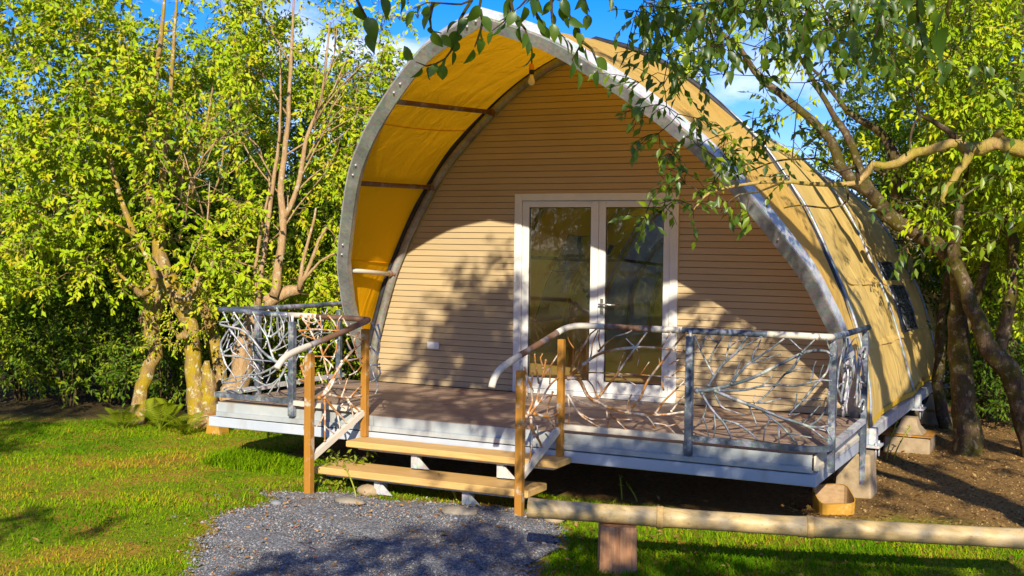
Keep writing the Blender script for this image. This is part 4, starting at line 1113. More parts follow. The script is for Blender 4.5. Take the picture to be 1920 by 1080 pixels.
# ------------------------------------------------------------------ stairs
st = empty('stairs', (0.5, -2.6, -0.6), 'two thick pale timber steps on steel brackets leading up to the deck', 'stairs')
for x0, x1, y0, y1, zt, th in ((-0.385, 1.68, -2.575, -2.295, -0.19, 0.056), (-0.575, 1.52, -2.79, -2.42, -0.402, 0.062)):
    MB().box((x0, y0, zt - th), (x1, y1, zt), 0.007).build('tread', M['tread'], st)
    MB().box((x0 + 0.1, y0 + 0.05, zt - th - 0.022), (x1 - 0.05, y0 + 0.09, zt - th - 0.001), 0.002).build('tread_rail', M['galv_lt'], st)
for x, y0, y1, z1 in ((0.03, -2.70, -2.50, -0.489), (0.90, -2.70, -2.50, -0.489), (0.28, -2.50, -2.33, -0.271), (1.12, -2.50, -2.33, -0.271)):
    z0 = z1 - 0.115
    mb = MB(); mb.box((x - 0.03, y0, z0), (x - 0.022, y1, z1)); mb.box((x - 0.021, y0, z0), (x + 0.03, y0 + 0.008, z1))
    mb.add([(x - 0.02, y0 + 0.009, z0), (x + 0.15, y0 + 0.009, z0), (x + 0.02, y0 + 0.009, z1), (x - 0.02, y0 + 0.009, z1), (x - 0.02, y0 + 0.015, z0), (x + 0.15, y0 + 0.015, z0), (x + 0.02, y0 + 0.015, z1), (x - 0.02, y0 + 0.015, z1)],
           [(0, 1, 2, 3), (7, 6, 5, 4), (0, 4, 5, 1), (1, 5, 6, 2), (2, 6, 7, 3), (3, 7, 4, 0)])
    mb.build('bracket', M['galv_lt'], st)
MB().box((0.05, -2.80, -0.72), (0.60, -2.70, -0.648), 0.008).build('ground_sill', M['ground_sill'], st)
MB().box((0.605, -2.79, -0.72), (1.44, -2.69, -0.652), 0.008).build('ground_sill', M['ground_sill'], st)

# ------------------------------------------------------------------ bamboo rail
bf = empty('bamboo_fence', (2.73, -3.95, -0.62), 'low fence of one thick dried bamboo pole lying on a squared grey timber post', 'fence')
A0 = at_d(990, 952, 8.15); A1 = at_d(1975, 1013, 7.75)
def pole_pt(t): return A0 + (A1 - A0) * t
tn = [0.0, 0.262, 0.55, 0.965, 1.0]
L_ = np.linalg.norm(A1 - A0); dv = nrm(A1 - A0)
for t0, t1 in zip(tn[:-1], tn[1:]):
    rows = []
    for k_ in range(13):
        t = k_ / 12; r_ = 0.064 + 0.008 * (abs(t - 0.5) * 2) ** 6; rows.append(np.r_[pole_pt(t0 + (t1 - t0) * t) + np.array([0, 0, -0.012 * math.sin(math.pi * (t0 + (t1 - t0) * t))]), r_])
    rows = np.array(rows); MB().tube(rows[:, :3], rows[:, 3], 20, True, 0.012).build('bamboo_segment', M['bamboo'], bf)
for t in tn[1:-1]:
    c_ = pole_pt(t) + np.array([0, 0, -0.012 * math.sin(math.pi * t)])
    MB().tube([c_ - dv * 0.028, c_ - dv * 0.016, c_ - dv * 0.004, c_ + dv * 0.006, c_ + dv * 0.020], [0.0715, 0.0775, 0.073, 0.0775, 0.0715], 20, True, 0.015).build('bamboo_joint', M['bamboo_node'], bf)
pp = pole_pt(0.178); pz = pp[2] - 0.075
zg_ = float(gz(pp[0], pp[1])) - 0.2
mb = MB(); rv = AX_R[:2] / np.linalg.norm(AX_R[:2]); pv = np.array([-rv[1], rv[0]])
def post_ring(z, w, d_):
    return [(pp[0] + rv[0] * a_ * w + pv[0] * b_ * d_, pp[1] + rv[1] * a_ * w + pv[1] * b_ * d_, z) for a_, b_ in ((-1, -1), (-0.12, -1.04), (-0.02, -0.93), (0.08, -1.04), (1, -1), (1.04, 0), (1, 1), (0, 1.02), (-1, 1), (-1.03, 0))]
R_ = [post_ring(zg_, 0.128, 0.10), post_ring(zg_ + 0.3, 0.124, 0.10), post_ring(pz - 0.12, 0.121, 0.098), post_ring(pz - 0.03, 0.122, 0.098), post_ring(pz, 0.118, 0.09)]
V = [p_ for r_ in R_ for p_ in r_]; nn_ = 10
mb.add(V, [(l * nn_ + i, l * nn_ + (i + 1) % nn_, (l + 1) * nn_ + (i + 1) % nn_, (l + 1) * nn_ + i) for l in range(4) for i in range(nn_)] + [tuple(4 * nn_ + i for i in range(nn_))])
mb.build('post', M['post'], bf)

# ------------------------------------------------------------------ plants


def leaf_mat(name, stops, trans, tf=0.42, gloss=0.06, rough=0.35):
    n = N(name); at = n.n('ShaderNodeAttribute'); at.attribute_name = 'tint'
    f = n.noise(0.9, 3, 0.6); tf_ = n.math('ADD', n.math('MULTIPLY', at.outputs['Fac'], 0.8), n.math('MULTIPLY', f, 0.2))
    col = n.ramp(tf_, stops)
    df = n.n('ShaderNodeBsdfDiffuse'); n.l(col, df.inputs[0])
    tr = n.n('ShaderNodeBsdfTranslucent'); n.l(n.mix(0.75, col, trans, 'MIX'), tr.inputs[0])
    gl = n.n('ShaderNodeBsdfGlossy'); gl.inputs['Roughness'].default_value = rough
    m1 = n.n('ShaderNodeMixShader'); m1.inputs[0].default_value = tf; n.l(df.outputs[0], m1.inputs[1]); n.l(tr.outputs[0], m1.inputs[2])
    m2 = n.n('ShaderNodeMixShader'); m2.inputs[0].default_value = gloss; n.l(m1.outputs[0], m2.inputs[1]); n.l(gl.outputs[0], m2.inputs[2])
    n.l(m2.outputs[0], n.out.inputs[0])
    return n.m


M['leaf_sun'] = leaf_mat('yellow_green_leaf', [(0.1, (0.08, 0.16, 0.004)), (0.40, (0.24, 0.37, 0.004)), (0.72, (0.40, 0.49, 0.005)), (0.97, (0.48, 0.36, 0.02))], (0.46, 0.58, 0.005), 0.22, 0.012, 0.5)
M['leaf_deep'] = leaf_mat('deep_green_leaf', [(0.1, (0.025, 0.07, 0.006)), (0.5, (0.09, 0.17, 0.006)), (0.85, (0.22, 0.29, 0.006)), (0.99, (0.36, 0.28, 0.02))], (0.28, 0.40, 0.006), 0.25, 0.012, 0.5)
M['leaf_near'] = leaf_mat('glossy_green_leaf', [(0.1, (0.02, 0.06, 0.010)), (0.45, (0.06, 0.125, 0.008)), (0.85, (0.24, 0.32, 0.006)), (1.0, (0.32, 0.24, 0.03))], (0.32, 0.44, 0.006), 0.42, 0.035, 0.4)
M['fern'] = leaf_mat('fern_green', [(0.1, (0.10, 0.17, 0.006)), (0.6, (0.22, 0.30, 0.008)), (1.0, (0.32, 0.34, 0.012))], (0.40, 0.46, 0.008), 0.4, 0.02, 0.5)
M['grass'] = leaf_mat('grass_blade', [(0.05, (0.06, 0.17, 0.004)), (0.40, (0.17, 0.30, 0.005)), (0.60, (0.29, 0.37, 0.007)), (0.76, (0.42, 0.27, 0.02)), (1.0, (0.46, 0.28, 0.05))], (0.34, 0.42, 0.006), 0.2, 0.0)
M['litter'] = leaf_mat('fallen_leaf', [(0.1, (0.10, 0.05, 0.02)), (0.5, (0.30, 0.16, 0.05)), (1.0, (0.45, 0.28, 0.10))], (0.3, 0.15, 0.03), 0.15, 0.02)


def bark(name, c1, c2, c3, moss=None, lich=None, st=(3, 3, 0.7), scale=9):
    n = N(name); g = n.noise(scale, 8, 0.75, st, dist=0.4); k = n.noise(5.0, 6, 0.7); p = n.noise(15, 6, 0.7)
    col = n.ramp(g, [(0.28, c1), (0.5, c2), (0.72, c3)])
    if moss: col = n.mix(n.ramp(k, [(0.44, (0, 0, 0)), (0.58, (1, 1, 1))]), col, n.mix(g, moss, tuple(x * 0.5 for x in moss)))
    if lich: col = n.mix(n.ramp(p, [(0.55, (0, 0, 0)), (0.62, (0.85, 0.85, 0.85))]), col, lich)
    return n.done(col, 0.9, g, 0.9, 0.03, 0, 0.15)


M['bark_moss'] = bark('mossy_bark', (0.14, 0.08, 0.035), (0.30, 0.19, 0.08), (0.48, 0.34, 0.16), (0.50, 0.35, 0.02), (0.62, 0.58, 0.36))
M['bark_tan'] = bark('tan_smooth_bark', (0.26, 0.15, 0.07), (0.42, 0.27, 0.13), (0.52, 0.36, 0.19), None, (0.5, 0.45, 0.32))
M['bark_dark'] = bark('dark_bark', (0.035, 0.022, 0.014), (0.09, 0.058, 0.035), (0.22, 0.15, 0.085), (0.11, 0.09, 0.015), (0.23, 0.20, 0.125))
M['bark_gold'] = bark('lichen_gold_bark', (0.26, 0.16, 0.06), (0.50, 0.33, 0.13), (0.66, 0.48, 0.22), (0.50, 0.38, 0.07), None)


def unit(v):
    return v / (np.linalg.norm(v, axis=-1, keepdims=True) + 1e-12)


def leaf_geo(base, dirv, nv, ln, wr=0.40, hi=False):
    """leaf blades: base point, direction, blade normal, length"""
    side = unit(np.cross(dirv, nv)); nv = np.cross(side, dirv); L1 = ln[:, None]; w = L1 * wr / 2
    if not hi:
        a = base; b = base + dirv * L1 * 0.45 + side * w + nv * w * 0.30; c = base + dirv * L1 - nv * L1 * 0.10; d = base + dirv * L1 * 0.45 - side * w + nv * w * 0.30
        V = np.stack([a, b, c, d], 1).reshape(-1, 3); k = np.arange(len(base))[:, None] * 4
        F = np.concatenate([k + np.array([[0, 1, 2]]), k + np.array([[0, 2, 3]])], 1).reshape(-1, 3)
        return V, F, 2
    P = []
    for t, ww in ((0.12, 0.0), (0.38, 1.0), (0.70, 0.80), (1.0, 0.0)):
        c = base + dirv * L1 * t - nv * L1 * 0.22 * t * t
        if ww == 0: P.append(c)
        else: P += [c, c + side * w * ww + nv * w * 0.28, c - side * w * ww + nv * w * 0.28]
    V = np.stack(P, 1).reshape(-1, 3); k = np.arange(len(base))[:, None] * 8
    tri = [[0, 2, 1], [0, 1, 3], [1, 2, 5], [1, 5, 4], [1, 4, 6], [1, 6, 3], [4, 5, 7], [4, 7, 6]]
    F = np.concatenate([k + np.array([t]) for t in tri], 1).reshape(-1, 3)
    return V, F, 8


LEAF_TPL = []


def leaf_templates(mat):
    if LEAF_TPL: return LEAF_TPL
    for q in range(5):
        me = bpy.data.meshes.new('leaf')
        V = []; F = []; n_ = 7; cv = RNG.uniform(0.15, 0.5); wd = RNG.uniform(0.21, 0.30); fo = RNG.uniform(0.15, 0.5)
        # petiole then blade along +x, normal +z
        for i in range(n_):
            t = i / (n_ - 1); x = 0.16 + 0.84 * t; w = wd * (math.sin(math.pi * t ** 0.8) ** 0.85) if 0 < t < 1 else 0.0
            if t > 0.75: w *= 0.9
            z = -cv * t * t
            V += [(x, w, z + fo * w), (x, 0, z), (x, -w, z + fo * w)]
        for i in range(n_ - 1):
            for j in range(2):
                F.append((i * 3 + j, i * 3 + j + 1, i * 3 + j + 4, i * 3 + j + 3)[::-1])
        o = len(V); V += [(0, 0.008, 0), (0, -0.008, 0), (0.17, -0.006, 0), (0.17, 0.006, 0)]; F.append((o, o + 1, o + 2, o + 3))
        me.from_pydata(V, [], F); me.polygons.foreach_set('use_smooth', [True] * len(F)); me.materials.append(mat); me.update()
        at = me.attributes.new('tint', 'FLOAT', 'FACE'); at.data.foreach_set('value', [RNG.uniform(0.15, 0.8)] * len(F))
        LEAF_TPL.append(me)
    return LEAF_TPL


class Tree:
    def __init__(self, name, loc, label, cat='tree', group=None):
        self.o = empty(name, loc, label, cat, group); self.trunk = MB(); self.br = MB()
        self.nodes = []; self.B = []; self.D = []; self.Nn = []; self.Ln = []; self.Ti = []
        self.near = []

    def limb(self, rows, n=9, step=0.12, wob=0.10, main=True):
        """rows (x, y, z, r)"""
        s = smooth_line(np.array(rows, float), step)
        s[:, :3] += RNG.normal(0, 0.12, (len(s), 3)) * s[:, 3:4]
        (self.trunk if main else self.br).tube(s[:, :3], s[:, 3], n, True, wob)
        self.nodes.append(s)
        return s

    def fork(self, p, r, direction, length, depth, spread=0.6, up=0.15, mn=0.006, main=False):
        """random forking branch"""
        d = nrm(direction); rows = [(*p, r)]; q = np.array(p, float); k = max(3, int(length / 0.28))
        for i in range(k):
            d = nrm(d + RNG.normal(0, 0.22, 3) + np.array([0, 0, up * 0.5])); q = q + d * length / k
            rows.append((*q, r * (1 - 0.55 * (i + 1) / k)))
        self.limb(rows, 6 if r < 0.03 else 8, 0.14, 0.06, main)
        if depth > 0:
            for _ in range(int(RNG.integers(2, 4))):
                i = int(RNG.integers(k // 2, k + 1)); pr = rows[i]
                self.fork(pr[:3], max(mn, pr[3] * 0.75), d + RNG.normal(0, spread, 3), length * RNG.uniform(0.55, 0.8), depth - 1, spread, up, mn)

    def clumps(self, T, per=(3, 5), tw=(0.22, 0.42), gap=0.045, ln=(0.06, 0.09), droop=0.5, tint=(0.15, 0.85), maxc=None, sides=4, near=False, wr=0.40, fill=1.0):
        """leaf sprays at the target points, each reached by a branch from the nearest wood"""
        nodes = np.vstack(self.nodes)
        cap = len(nodes) + len(T) * 8; NP = np.empty((cap, 4)); NP[:len(nodes)] = nodes; n_ = len(nodes)
        T = np.asarray(T, float)
        d0 = np.array([((NP[:n_, :3] - t) ** 2).sum(1).min() for t in T]); T = T[np.argsort(d0)]
        for t in T:
            dd = ((NP[:n_, :3] - t) ** 2).sum(1); i = int(dd.argmin()); dist = math.sqrt(dd[i]); a = NP[i, :3]; r0 = min(NP[i, 3] * 0.7, 0.006 + 0.007 * dist)
            r0 = max(r0, 0.0028)
            if dist > 0.06:
                k = max(2, min(6, int(dist / 0.25) + 1)); m1 = RNG.normal(0, 0.07 * dist, 3); m1[2] += 0.08 * dist
                rows = []
                for q in range(k + 1):
                    u = q / k; rows.append(np.r_[a + (t - a) * u + m1 * math.sin(math.pi * u) + (RNG.normal(0, 0.012, 3) if 0 < q < k else 0), max(0.0025, r0 * (1 - 0.7 * u))])
                rows = np.array(rows); self.br.tube(rows[:, :3], rows[:, 3], sides, False); NP[n_:n_ + k] = rows[1:]; n_ += k
            out_ = nrm(t - a + 1e-6)
            for _ in range(int(RNG.integers(per[0], per[1] + 1))):
                d = nrm(out_ * 0.5 + RNG.normal(0, 0.75, 3) + np.array([0, 0, 0.05])); Lt = RNG.uniform(*tw); k = 4
                q = t.copy(); pts = [q.copy()]
                for s in range(k):
                    d = nrm(d + np.array([0, 0, -0.22 * droop]) + RNG.normal(0, 0.12, 3)); q = q + d * Lt / k; pts.append(q.copy())
                pts = np.array(pts); self.br.tube(pts, np.linspace(0.0032, 0.0016, k + 1), 3, False)
                m = max(2, int(Lt / gap * fill)); u = (np.arange(m) + RNG.uniform(0.2, 0.8)) / m * k; u = np.clip(u, 0, k - 1e-3); iu = u.astype(int); f = (u - iu)[:, None]
                b = pts[iu] * (1 - f) + pts[iu + 1] * f; td = unit(pts[iu + 1] - pts[iu])
                sd_ = unit(np.cross(td, RNG.normal(0, 1, (m, 3)))); ld = unit(td * 0.55 + sd_ * RNG.uniform(0.5, 1.0, (m, 1)) + np.array([0, 0, -droop]) * RNG.uniform(0.3, 1.2, (m, 1)))
                nv = unit(np.array([0, 0, 0.45]) + SUN * 1.1 + RNG.normal(0, 0.42, (m, 3))); nv = unit(nv - ld * (nv * ld).sum(1, keepdims=True))
                self.B.append(b); self.D.append(ld); self.Nn.append(nv); self.Ln.append(RNG.uniform(ln[0], ln[1], m)); self.Ti.append(np.clip(RNG.uniform(tint[0], tint[1]) + RNG.normal(0, 0.12, m), 0, 1))
                if near: self.near.append(len(self.B) - 1)
        self.nodes = [NP[:n_]]

    def along(self, line, r=(0.006, 0.002), gap=0.035, ln=(0.06, 0.085), droop=0.9, tint=(0.1, 0.6), near=True, t0=0.3, sides=5, wr=0.4):
        """a traced twig with leaves along it"""
        s = smooth_line(np.column_stack([line, np.linspace(r[0], r[1], len(line))]), 0.03); self.br.tube(s[:, :3], s[:, 3], sides, False); self.nodes.append(s)
        P = s[:, :3]; L = np.concatenate([[0], np.cumsum(np.linalg.norm(np.diff(P, axis=0), axis=1))]); m = max(2, int(L[-1] * (1 - t0) / gap))
        l = np.linspace(t0 * L[-1], L[-1], m) + RNG.normal(0, gap * 0.3, m); l = np.clip(l, 0, L[-1] - 1e-4); i = np.clip(np.searchsorted(L, l) - 1, 0, len(P) - 2)
        b = P[i] + (P[i + 1] - P[i]) * ((l - L[i]) / (L[i + 1] - L[i] + 1e-9))[:, None]; td = unit(P[i + 1] - P[i])
        sd_ = unit(np.cross(td, RNG.normal(0, 1, (m, 3)))); ld = unit(td * 0.4 + sd_ * 0.6 + np.array([0, 0, -droop]) * RNG.uniform(0.5, 1.3, (m, 1)))
        nv = unit(-AX_W * 0.5 + np.array([0, 0, 0.5]) + RNG.normal(0, 0.5, (m, 3))); nv = unit(nv - ld * (nv * ld).sum(1, keepdims=True))
        self.B.append(b); self.D.append(ld); self.Nn.append(nv); self.Ln.append(RNG.uniform(ln[0], ln[1], m)); self.Ti.append(np.clip(RNG.uniform(*tint) + RNG.normal(0, 0.12, m), 0, 1))
        if near: self.near.append(len(self.B) - 1)

    def finish(self, bark_m, leaf_m, twig_m=None, hi=False, wr=0.40, near_max=300, leaf_one=None):
        if self.trunk.v: self.trunk.build('trunk', bark_m, self.o)
        if self.br.v: self.br.build('branches', twig_m or bark_m, self.o)
        if not self.B: return self.o
        near = set(self.near); nb = []
        far = [i for i in range(len(self.B)) if i not in near]
        if near:
            ids = sorted(near); b = np.vstack([self.B[i] for i in ids]); d = np.vstack([self.D[i] for i in ids]); nv = np.vstack([self.Nn[i] for i in ids]); l = np.concatenate([self.Ln[i] for i in ids]); ti = np.concatenate([self.Ti[i] for i in ids])
            pr = project(b); vis = (pr[:, 0] > -60) & (pr[:, 0] < 1980) & (pr[:, 1] > -60) & (pr[:, 1] < 1140) & (pr[:, 2] > 0.3)
            size = np.where(vis, l / np.maximum(pr[:, 2], 0.3), 0); order = np.argsort(-size); take = order[:near_max]; take = take[size[take] > 0]; rest = np.setdiff1d(np.arange(len(b)), take)
            tp = leaf_templates(leaf_one or leaf_m); rl_ = root_loc(self.o)
            for i in take:
                side = np.cross(nv[i], d[i]); o = bpy.data.objects.new('leaf', tp[int(RNG.integers(5))]); COL.objects.link(o); o.parent = self.o
                s = l[i]; mt = Matrix.Identity(4)
                for k in range(3):
                    mt[k][0] = d[i][k] * s; mt[k][1] = side[k] * s; mt[k][2] = nv[i][k] * s; mt[k][3] = b[i][k] - rl_[k]
                o.matrix_local = mt
            nb = [(b[rest], d[rest], nv[rest], l[rest], ti[rest])]
        bs = [(self.B[i], self.D[i], self.Nn[i], self.Ln[i], self.Ti[i]) for i in far] + nb
        b, d, nv, l, ti = [np.concatenate(x) for x in zip(*bs)]
        V, F, k = leaf_geo(b, d, nv, l, wr, hi)
        cr = fast_mesh('crown', V, F, leaf_m, self.o, np.repeat(ti, k), False)
        cr['kind'] = 'stuff'
        return self.o


def px(rows, d):
    """photo pixels (u, v, radius[, depth]) to wood rows"""
    res = []
    for q in rows:
        dd = q[3] if len(q) > 3 else d
        res.append(np.r_[at_d(q[0], q[1], dd), q[2]])
    return res


def crown_targets(n, rect, dr, keep=None, seed=1, lump=1.0, thr=-0.2, sc=2.2):
    """points in a block of the wood given by picture extent and distance; thinned into lumps"""
    r = np.random.default_rng(seed); res = []
    tries = 0
    while len(res) < n and tries < n * 60:
        tries += 1
        u = r.uniform(rect[0], rect[2]); v = r.uniform(rect[1], rect[3]); d = r.uniform(*dr)
        if keep is not None and r.uniform() > keep(u, v): continue
        p = at_d(u, v, d)
        if p[2] < -0.4: continue
        f = fbm(np.array([p[0] * lump]), np.array([p[2] * lump + p[1] * 0.6]), sc, seed)[0]
        if f < thr + r.uniform(-0.35, 0.35): continue
        res.append(p)
    return np.array(res)


# ---- left: the old mossy tree with several trunks
D1 = 14.3
b0 = at_d(256, 797, D1)
tA = Tree('mossy_tree', (b0[0], b0[1], float(gz(b0[0], b0[1]))), 'old mossy tree with two crooked lichen-spotted trunks at the edge of the lawn')
tA.limb(px([(252, 830, .11), (258, 790, .10), (263, 742, .085), (276, 700, .08), (289, 665, .085), (285, 637, .085), (281, 600, .115), (289, 566, .12), (308, 538, .12), (312, 520, .10)], D1), 12, 0.08, 0.17)
tA.limb(px([(372, 830, .15), (371, 790, .135), (367, 749, .115), (363, 693, .10), (362, 637, .095), (352, 598, .10), (335, 563, .12), (315, 540, .13), (306, 520, .11)], D1 - 0.1), 12)
tA.limb(px([(398, 810, .11), (394, 774, .10), (391, 721, .085), (387, 690, .06), (389, 676, .03)], D1 - 0.15), 10, 0.05, 0.3)
tA.limb(px([(424, 760, .085), (412, 704, .085), (405, 651, .085), (388, 587, .08), (377, 545, .075), (391, 510, .06), (402, 470, .05)], D1 + 0.5), 10)
tA.limb(px([(312, 538, .11), (306, 510, .10), (301, 478, .085), (297, 440, .075), (290, 412, .065), (278, 350, .05), (281, 253, .042), (288, 167, .035), (299, 97, .03), (307, 19, .022), (312, -60, .015)], D1), 10)
tA.limb(px([(298, 445, .06), (303, 416, .05), (307, 311, .04), (319, 194, .03), (323, 117, .024), (330, 20, .016), (333, -50, .012)], D1 - 0.1), 8)
tA.limb(px([(266, 552, .05), (284, 540, .055), (289, 521, .05), (282, 493, .045), (271, 468, .042), (254, 440, .04), (241, 412, .036), (218, 346, .03), (198, 268, .025), (179, 210, .02), (160, 140, .014)], D1 - 0.5), 8)
tA.limb(px([(266, 552, .05), (240, 530, .022), (222, 512, .018), (219, 498, .014)], D1 - 0.5), 7)
tA.limb(px([(252, 440, .03), (225, 425, .022), (155, 393, .018), (100, 389, .015), (50, 385, .012), (0, 372, .008)], D1 - 0.6), 7)
tA.limb(px([(330, 560, .06), (352, 560, .05), (368, 540, .045), (370, 515, .03), (366, 500, .012)], D1 - 0.5), 8)
tA.limb(px([(352, 632, .035), (345, 628, .045), (332, 634, .04)], D1 - 0.35), 8)
tA.limb(px([(290, 412, .045), (330, 350, .03), (360, 300, .022), (385, 240, .016), (400, 160, .01)], D1 + 0.2), 7)
tA.limb(px([(278, 350, .03), (235, 300, .02), (200, 230, .014), (150, 130, .01)], D1 + 0.3), 7)
for q in range(9):
    u = 300 + q * 12; tA.fork(at_d(u, 455 - (q % 3) * 40, D1 + RNG.uniform(-0.4, 0.4)), 0.014, AX_R * RNG.uniform(-0.5, 0.9) + np.array([0, 0, 1.0]), 0.8, 1, 0.5)
kA = lambda u, v: (1.0 if v < 330 else 0.62) * (0.25 if (290 < u < 430 and 260 < v < 440) else 1.0) * (0.4 if (260 < u < 420 and v < 110) else 1) * (0.45 if (v > 470 and u > 60) else 1) * (0.5 if (20 < u < 130 and 130 < v < 220) else 1)
tA.clumps(crown_targets(540, (-60, -70, 470, 560), (12.9, 15.6), kA, 3, 1.0, -0.15), (4, 6), (0.26, 0.46), 0.027, (0.05, 0.095), 0.25, (0.25, 0.95), wr=0.52)
tA.clumps(crown_targets(60, (270, 500, 400, 650), (13.95, 14.3), None, 5, 1.0, -0.4), (3, 4), (0.1, 0.2), 0.03, (0.03, 0.055), 0.8, (0.5, 0.95))
tA.finish(M['bark_moss'], M['leaf_sun'], M['bark_tan'], wr=0.50)

# ---- left: the young tree of pale upright stems leaning out behind the railing
D2 = 14.4
b0 = at_d(428, 770, D2)
tB = Tree('sapling_tree', (b0[0], b0[1], float(gz(b0[0], b0[1]))), 'pale-stemmed young tree with straight upright shoots behind the left railing')
tB.limb(px([(420, 800, .15), (436, 740, .14), (452, 690, .13), (462, 640, .12), (474, 600, .11), (492, 572, .095), (518, 553, .08), (545, 546, .07), (562, 542, .06), (566, 536, .045)], D2), 11)
tB.limb(px([(514, 556, .06), (518, 537, .055), (522, 489, .052), (531, 441, .05), (531, 407, .046), (526, 366, .038), (533, 292, .034), (540, 218, .028), (545, 120, .022), (550, 20, .015), (553, -50, .01)], D2 - 0.1), 9)
tB.limb(px([(531, 410, .04), (542, 395, .034), (561, 337, .03), (576, 255, .025), (598, 204, .02), (610, 130, .014), (618, 40, .009)], D2 - 0.1), 8)
tB.limb(px([(484, 575, .04), (484, 555, .035), (498, 459, .03), (512, 337, .024), (522, 274, .019), (526, 180, .013), (524, 90, .009)], D2 - 0.15), 8)
tB.limb(px([(480, 580, .03), (478, 520, .022), (488, 440, .018), (505, 350, .013), (500, 290, .009)], D2 + 0.1), 7)
tB.limb(px([(560, 543, .03), (568, 489, .022), (590, 407, .016), (592, 390, .01)], D2 - 0.1), 7)
tB.limb(px([(562, 540, .03), (583, 492, .022), (598, 450, .017), (612, 426, .01)], D2 - 0.1), 7)
tB.limb(px([(566, 530, .02), (600, 490, .015), (640, 470, .01)], D2 - 0.2), 6)
for (u, v, s, l_) in ((531, 430, 1, .9), (533, 292, 1, 1.0), (561, 337, 1, 1.1), (576, 255, 1, 1.0), (512, 337, -1, .8), (526, 366, -1, .9), (545, 120, -1, .9), (598, 204, 1, .8), (498, 459, 1, .7), (575, 300, 1, 1.1), (548, 370, 1, 0.9), (590, 230, 1, .9), (540, 218, -1, .8), (600, 190, 1, .9)):
    tB.fork(at_d(u, v, D2 - 0.1), 0.012, AX_R * s * RNG.uniform(0.4, 1.0) + np.array([0, 0, 0.9]), l_, 1, 0.45, 0.2, 0.004)
kB = lambda u, v: (1.0 if u < 740 else (1.0 if v < 300 else 0.3)) * (0.35 if (470 < u < 610 and 180 < v < 520) else 1) * (0.4 if 430 < u < 540 and 190 < v < 310 else 1) * (0.3 if 520 < u < 640 and v < 60 else 1)
tB.clumps(crown_targets(330, (430, -70, 785, 600), (14.3, 16.2), kB, 8, 1.0, -0.2), (4, 6), (0.26, 0.46), 0.027, (0.05, 0.095), 0.3, (0.35, 0.95), wr=0.50)
tB.finish(M['bark_tan'], M['leaf_sun'], M['bark_tan'], wr=0.48)

# ---- the thin trunk standing in the shade at the far left
D3 = 16.5
b0 = at_d(32, 800, D3)
tC = Tree('slender_tree', (b0[0], b0[1], float(gz(b0[0], b0[1]))), 'slender bare grey trunk in the shade at the far left edge')
tC.limb(px([(31, 812, .06), (34, 770, .055), (33, 720, .05), (40, 660, .045), (36, 590, .04), (60, 480, .035), (90, 360, .025), (80, 240, .015)], D3), 8)
tC.clumps(crown_targets(150, (-80, 280, 260, 640), (15.6, 17.6), None, 12, 1.0, -0.1), (4, 6), (0.28, 0.46), 0.04, (0.08, 0.12), 0.4, (0.15, 0.9), wr=0.5)
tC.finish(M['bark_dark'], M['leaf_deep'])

# ---- right: leaning dark tree over the tent side
D4 = 12.85
b0 = at_d(1810, 857, D4)
tR = Tree('leaning_tree', (b0[0], b0[1], float(gz(b0[0], b0[1]))), 'dark crooked tree with a stout lichened foot leaning over the right tent side')
tR.limb(px([(1812, 880, .20), (1809, 850, .17), (1808, 800, .14), (1805, 724, .125), (1799, 659, .11), (1797, 600, .10), (1799, 553, .092), (1795, 502, .088), (1768, 466, .09), (1730, 442, .085), (1684, 418, .085), (1660, 398, .08)], D4), 12)
tR.limb(px([(1660, 398, .085), (1633, 362, .07), (1600, 342, .06), (1575, 310, .058), (1560, 265, .05), (1525, 228, .045), (1480, 191, .04), (1415, 134, .034), (1390, 95, .028), (1340, 50, .022), (1300, 20, .016), (1270, -20, .01)], D4 - 0.4), 9)
tR.limb(px([(1640, 372, .055), (1613, 324, .05), (1604, 287, .045), (1584, 247, .042), (1564, 218, .036), (1548, 190, .03), (1520, 140, .024), (1490, 90, .018), (1470, 30, .012)], D4 + 0.3), 8)
tR.limb(px([(1690, 420, .075), (1689, 402, .07), (1680, 358, .065), (1680, 309, .06), (1671, 278, .055), (1644, 242, .045), (1615, 227, .04), (1589, 209, .034), (1569, 184, .028), (1535, 140, .02), (1500, 110, .014)], D4 + 0.8), 8)
tR.limb(px([(1615, 335, .04), (1630, 310, .03), (1660, 330, .03), (1668, 316, .025), (1664, 280, .018)], D4 + 0.6), 7)
tR.limb(px([(1800, 640, .06), (1830, 560, .05), (1850, 480, .04), (1840, 380, .03), (1850, 260, .02)], D4 + 0.6), 8)
HULL_V = lambda u: np.interp(u, [1200, 1300, 1400, 1480, 1600, 1700, 1790, 1800], [105, 155, 230, 282, 345, 405, 500, 900])
kR = lambda u, v: (1.0 if v < HULL_V(u) - 14 else 0.0) * (0.06 if (1330 < u < 1670 and 120 < v < 420) else 1.0) * (0.5 if u < 1450 else 1)
tR.clumps(crown_targets(260, (1250, -80, 1960, 480), (12.0, 14.6), kR, 21, 1.0, -0.15), (4, 6), (0.24, 0.42), 0.036, (0.07, 0.105), 0.6, (0.15, 0.85), wr=0.38)
tR.clumps(crown_targets(60, (1815, 400, 1940, 720), (12.6, 14.6), None, 22, 1.0, -0.1), (3, 5), (0.2, 0.36), 0.04, (0.06, 0.09), 0.6, (0.15, 0.8))
tR.finish(M['bark_dark'], M['leaf_sun'], M['bark_dark'])

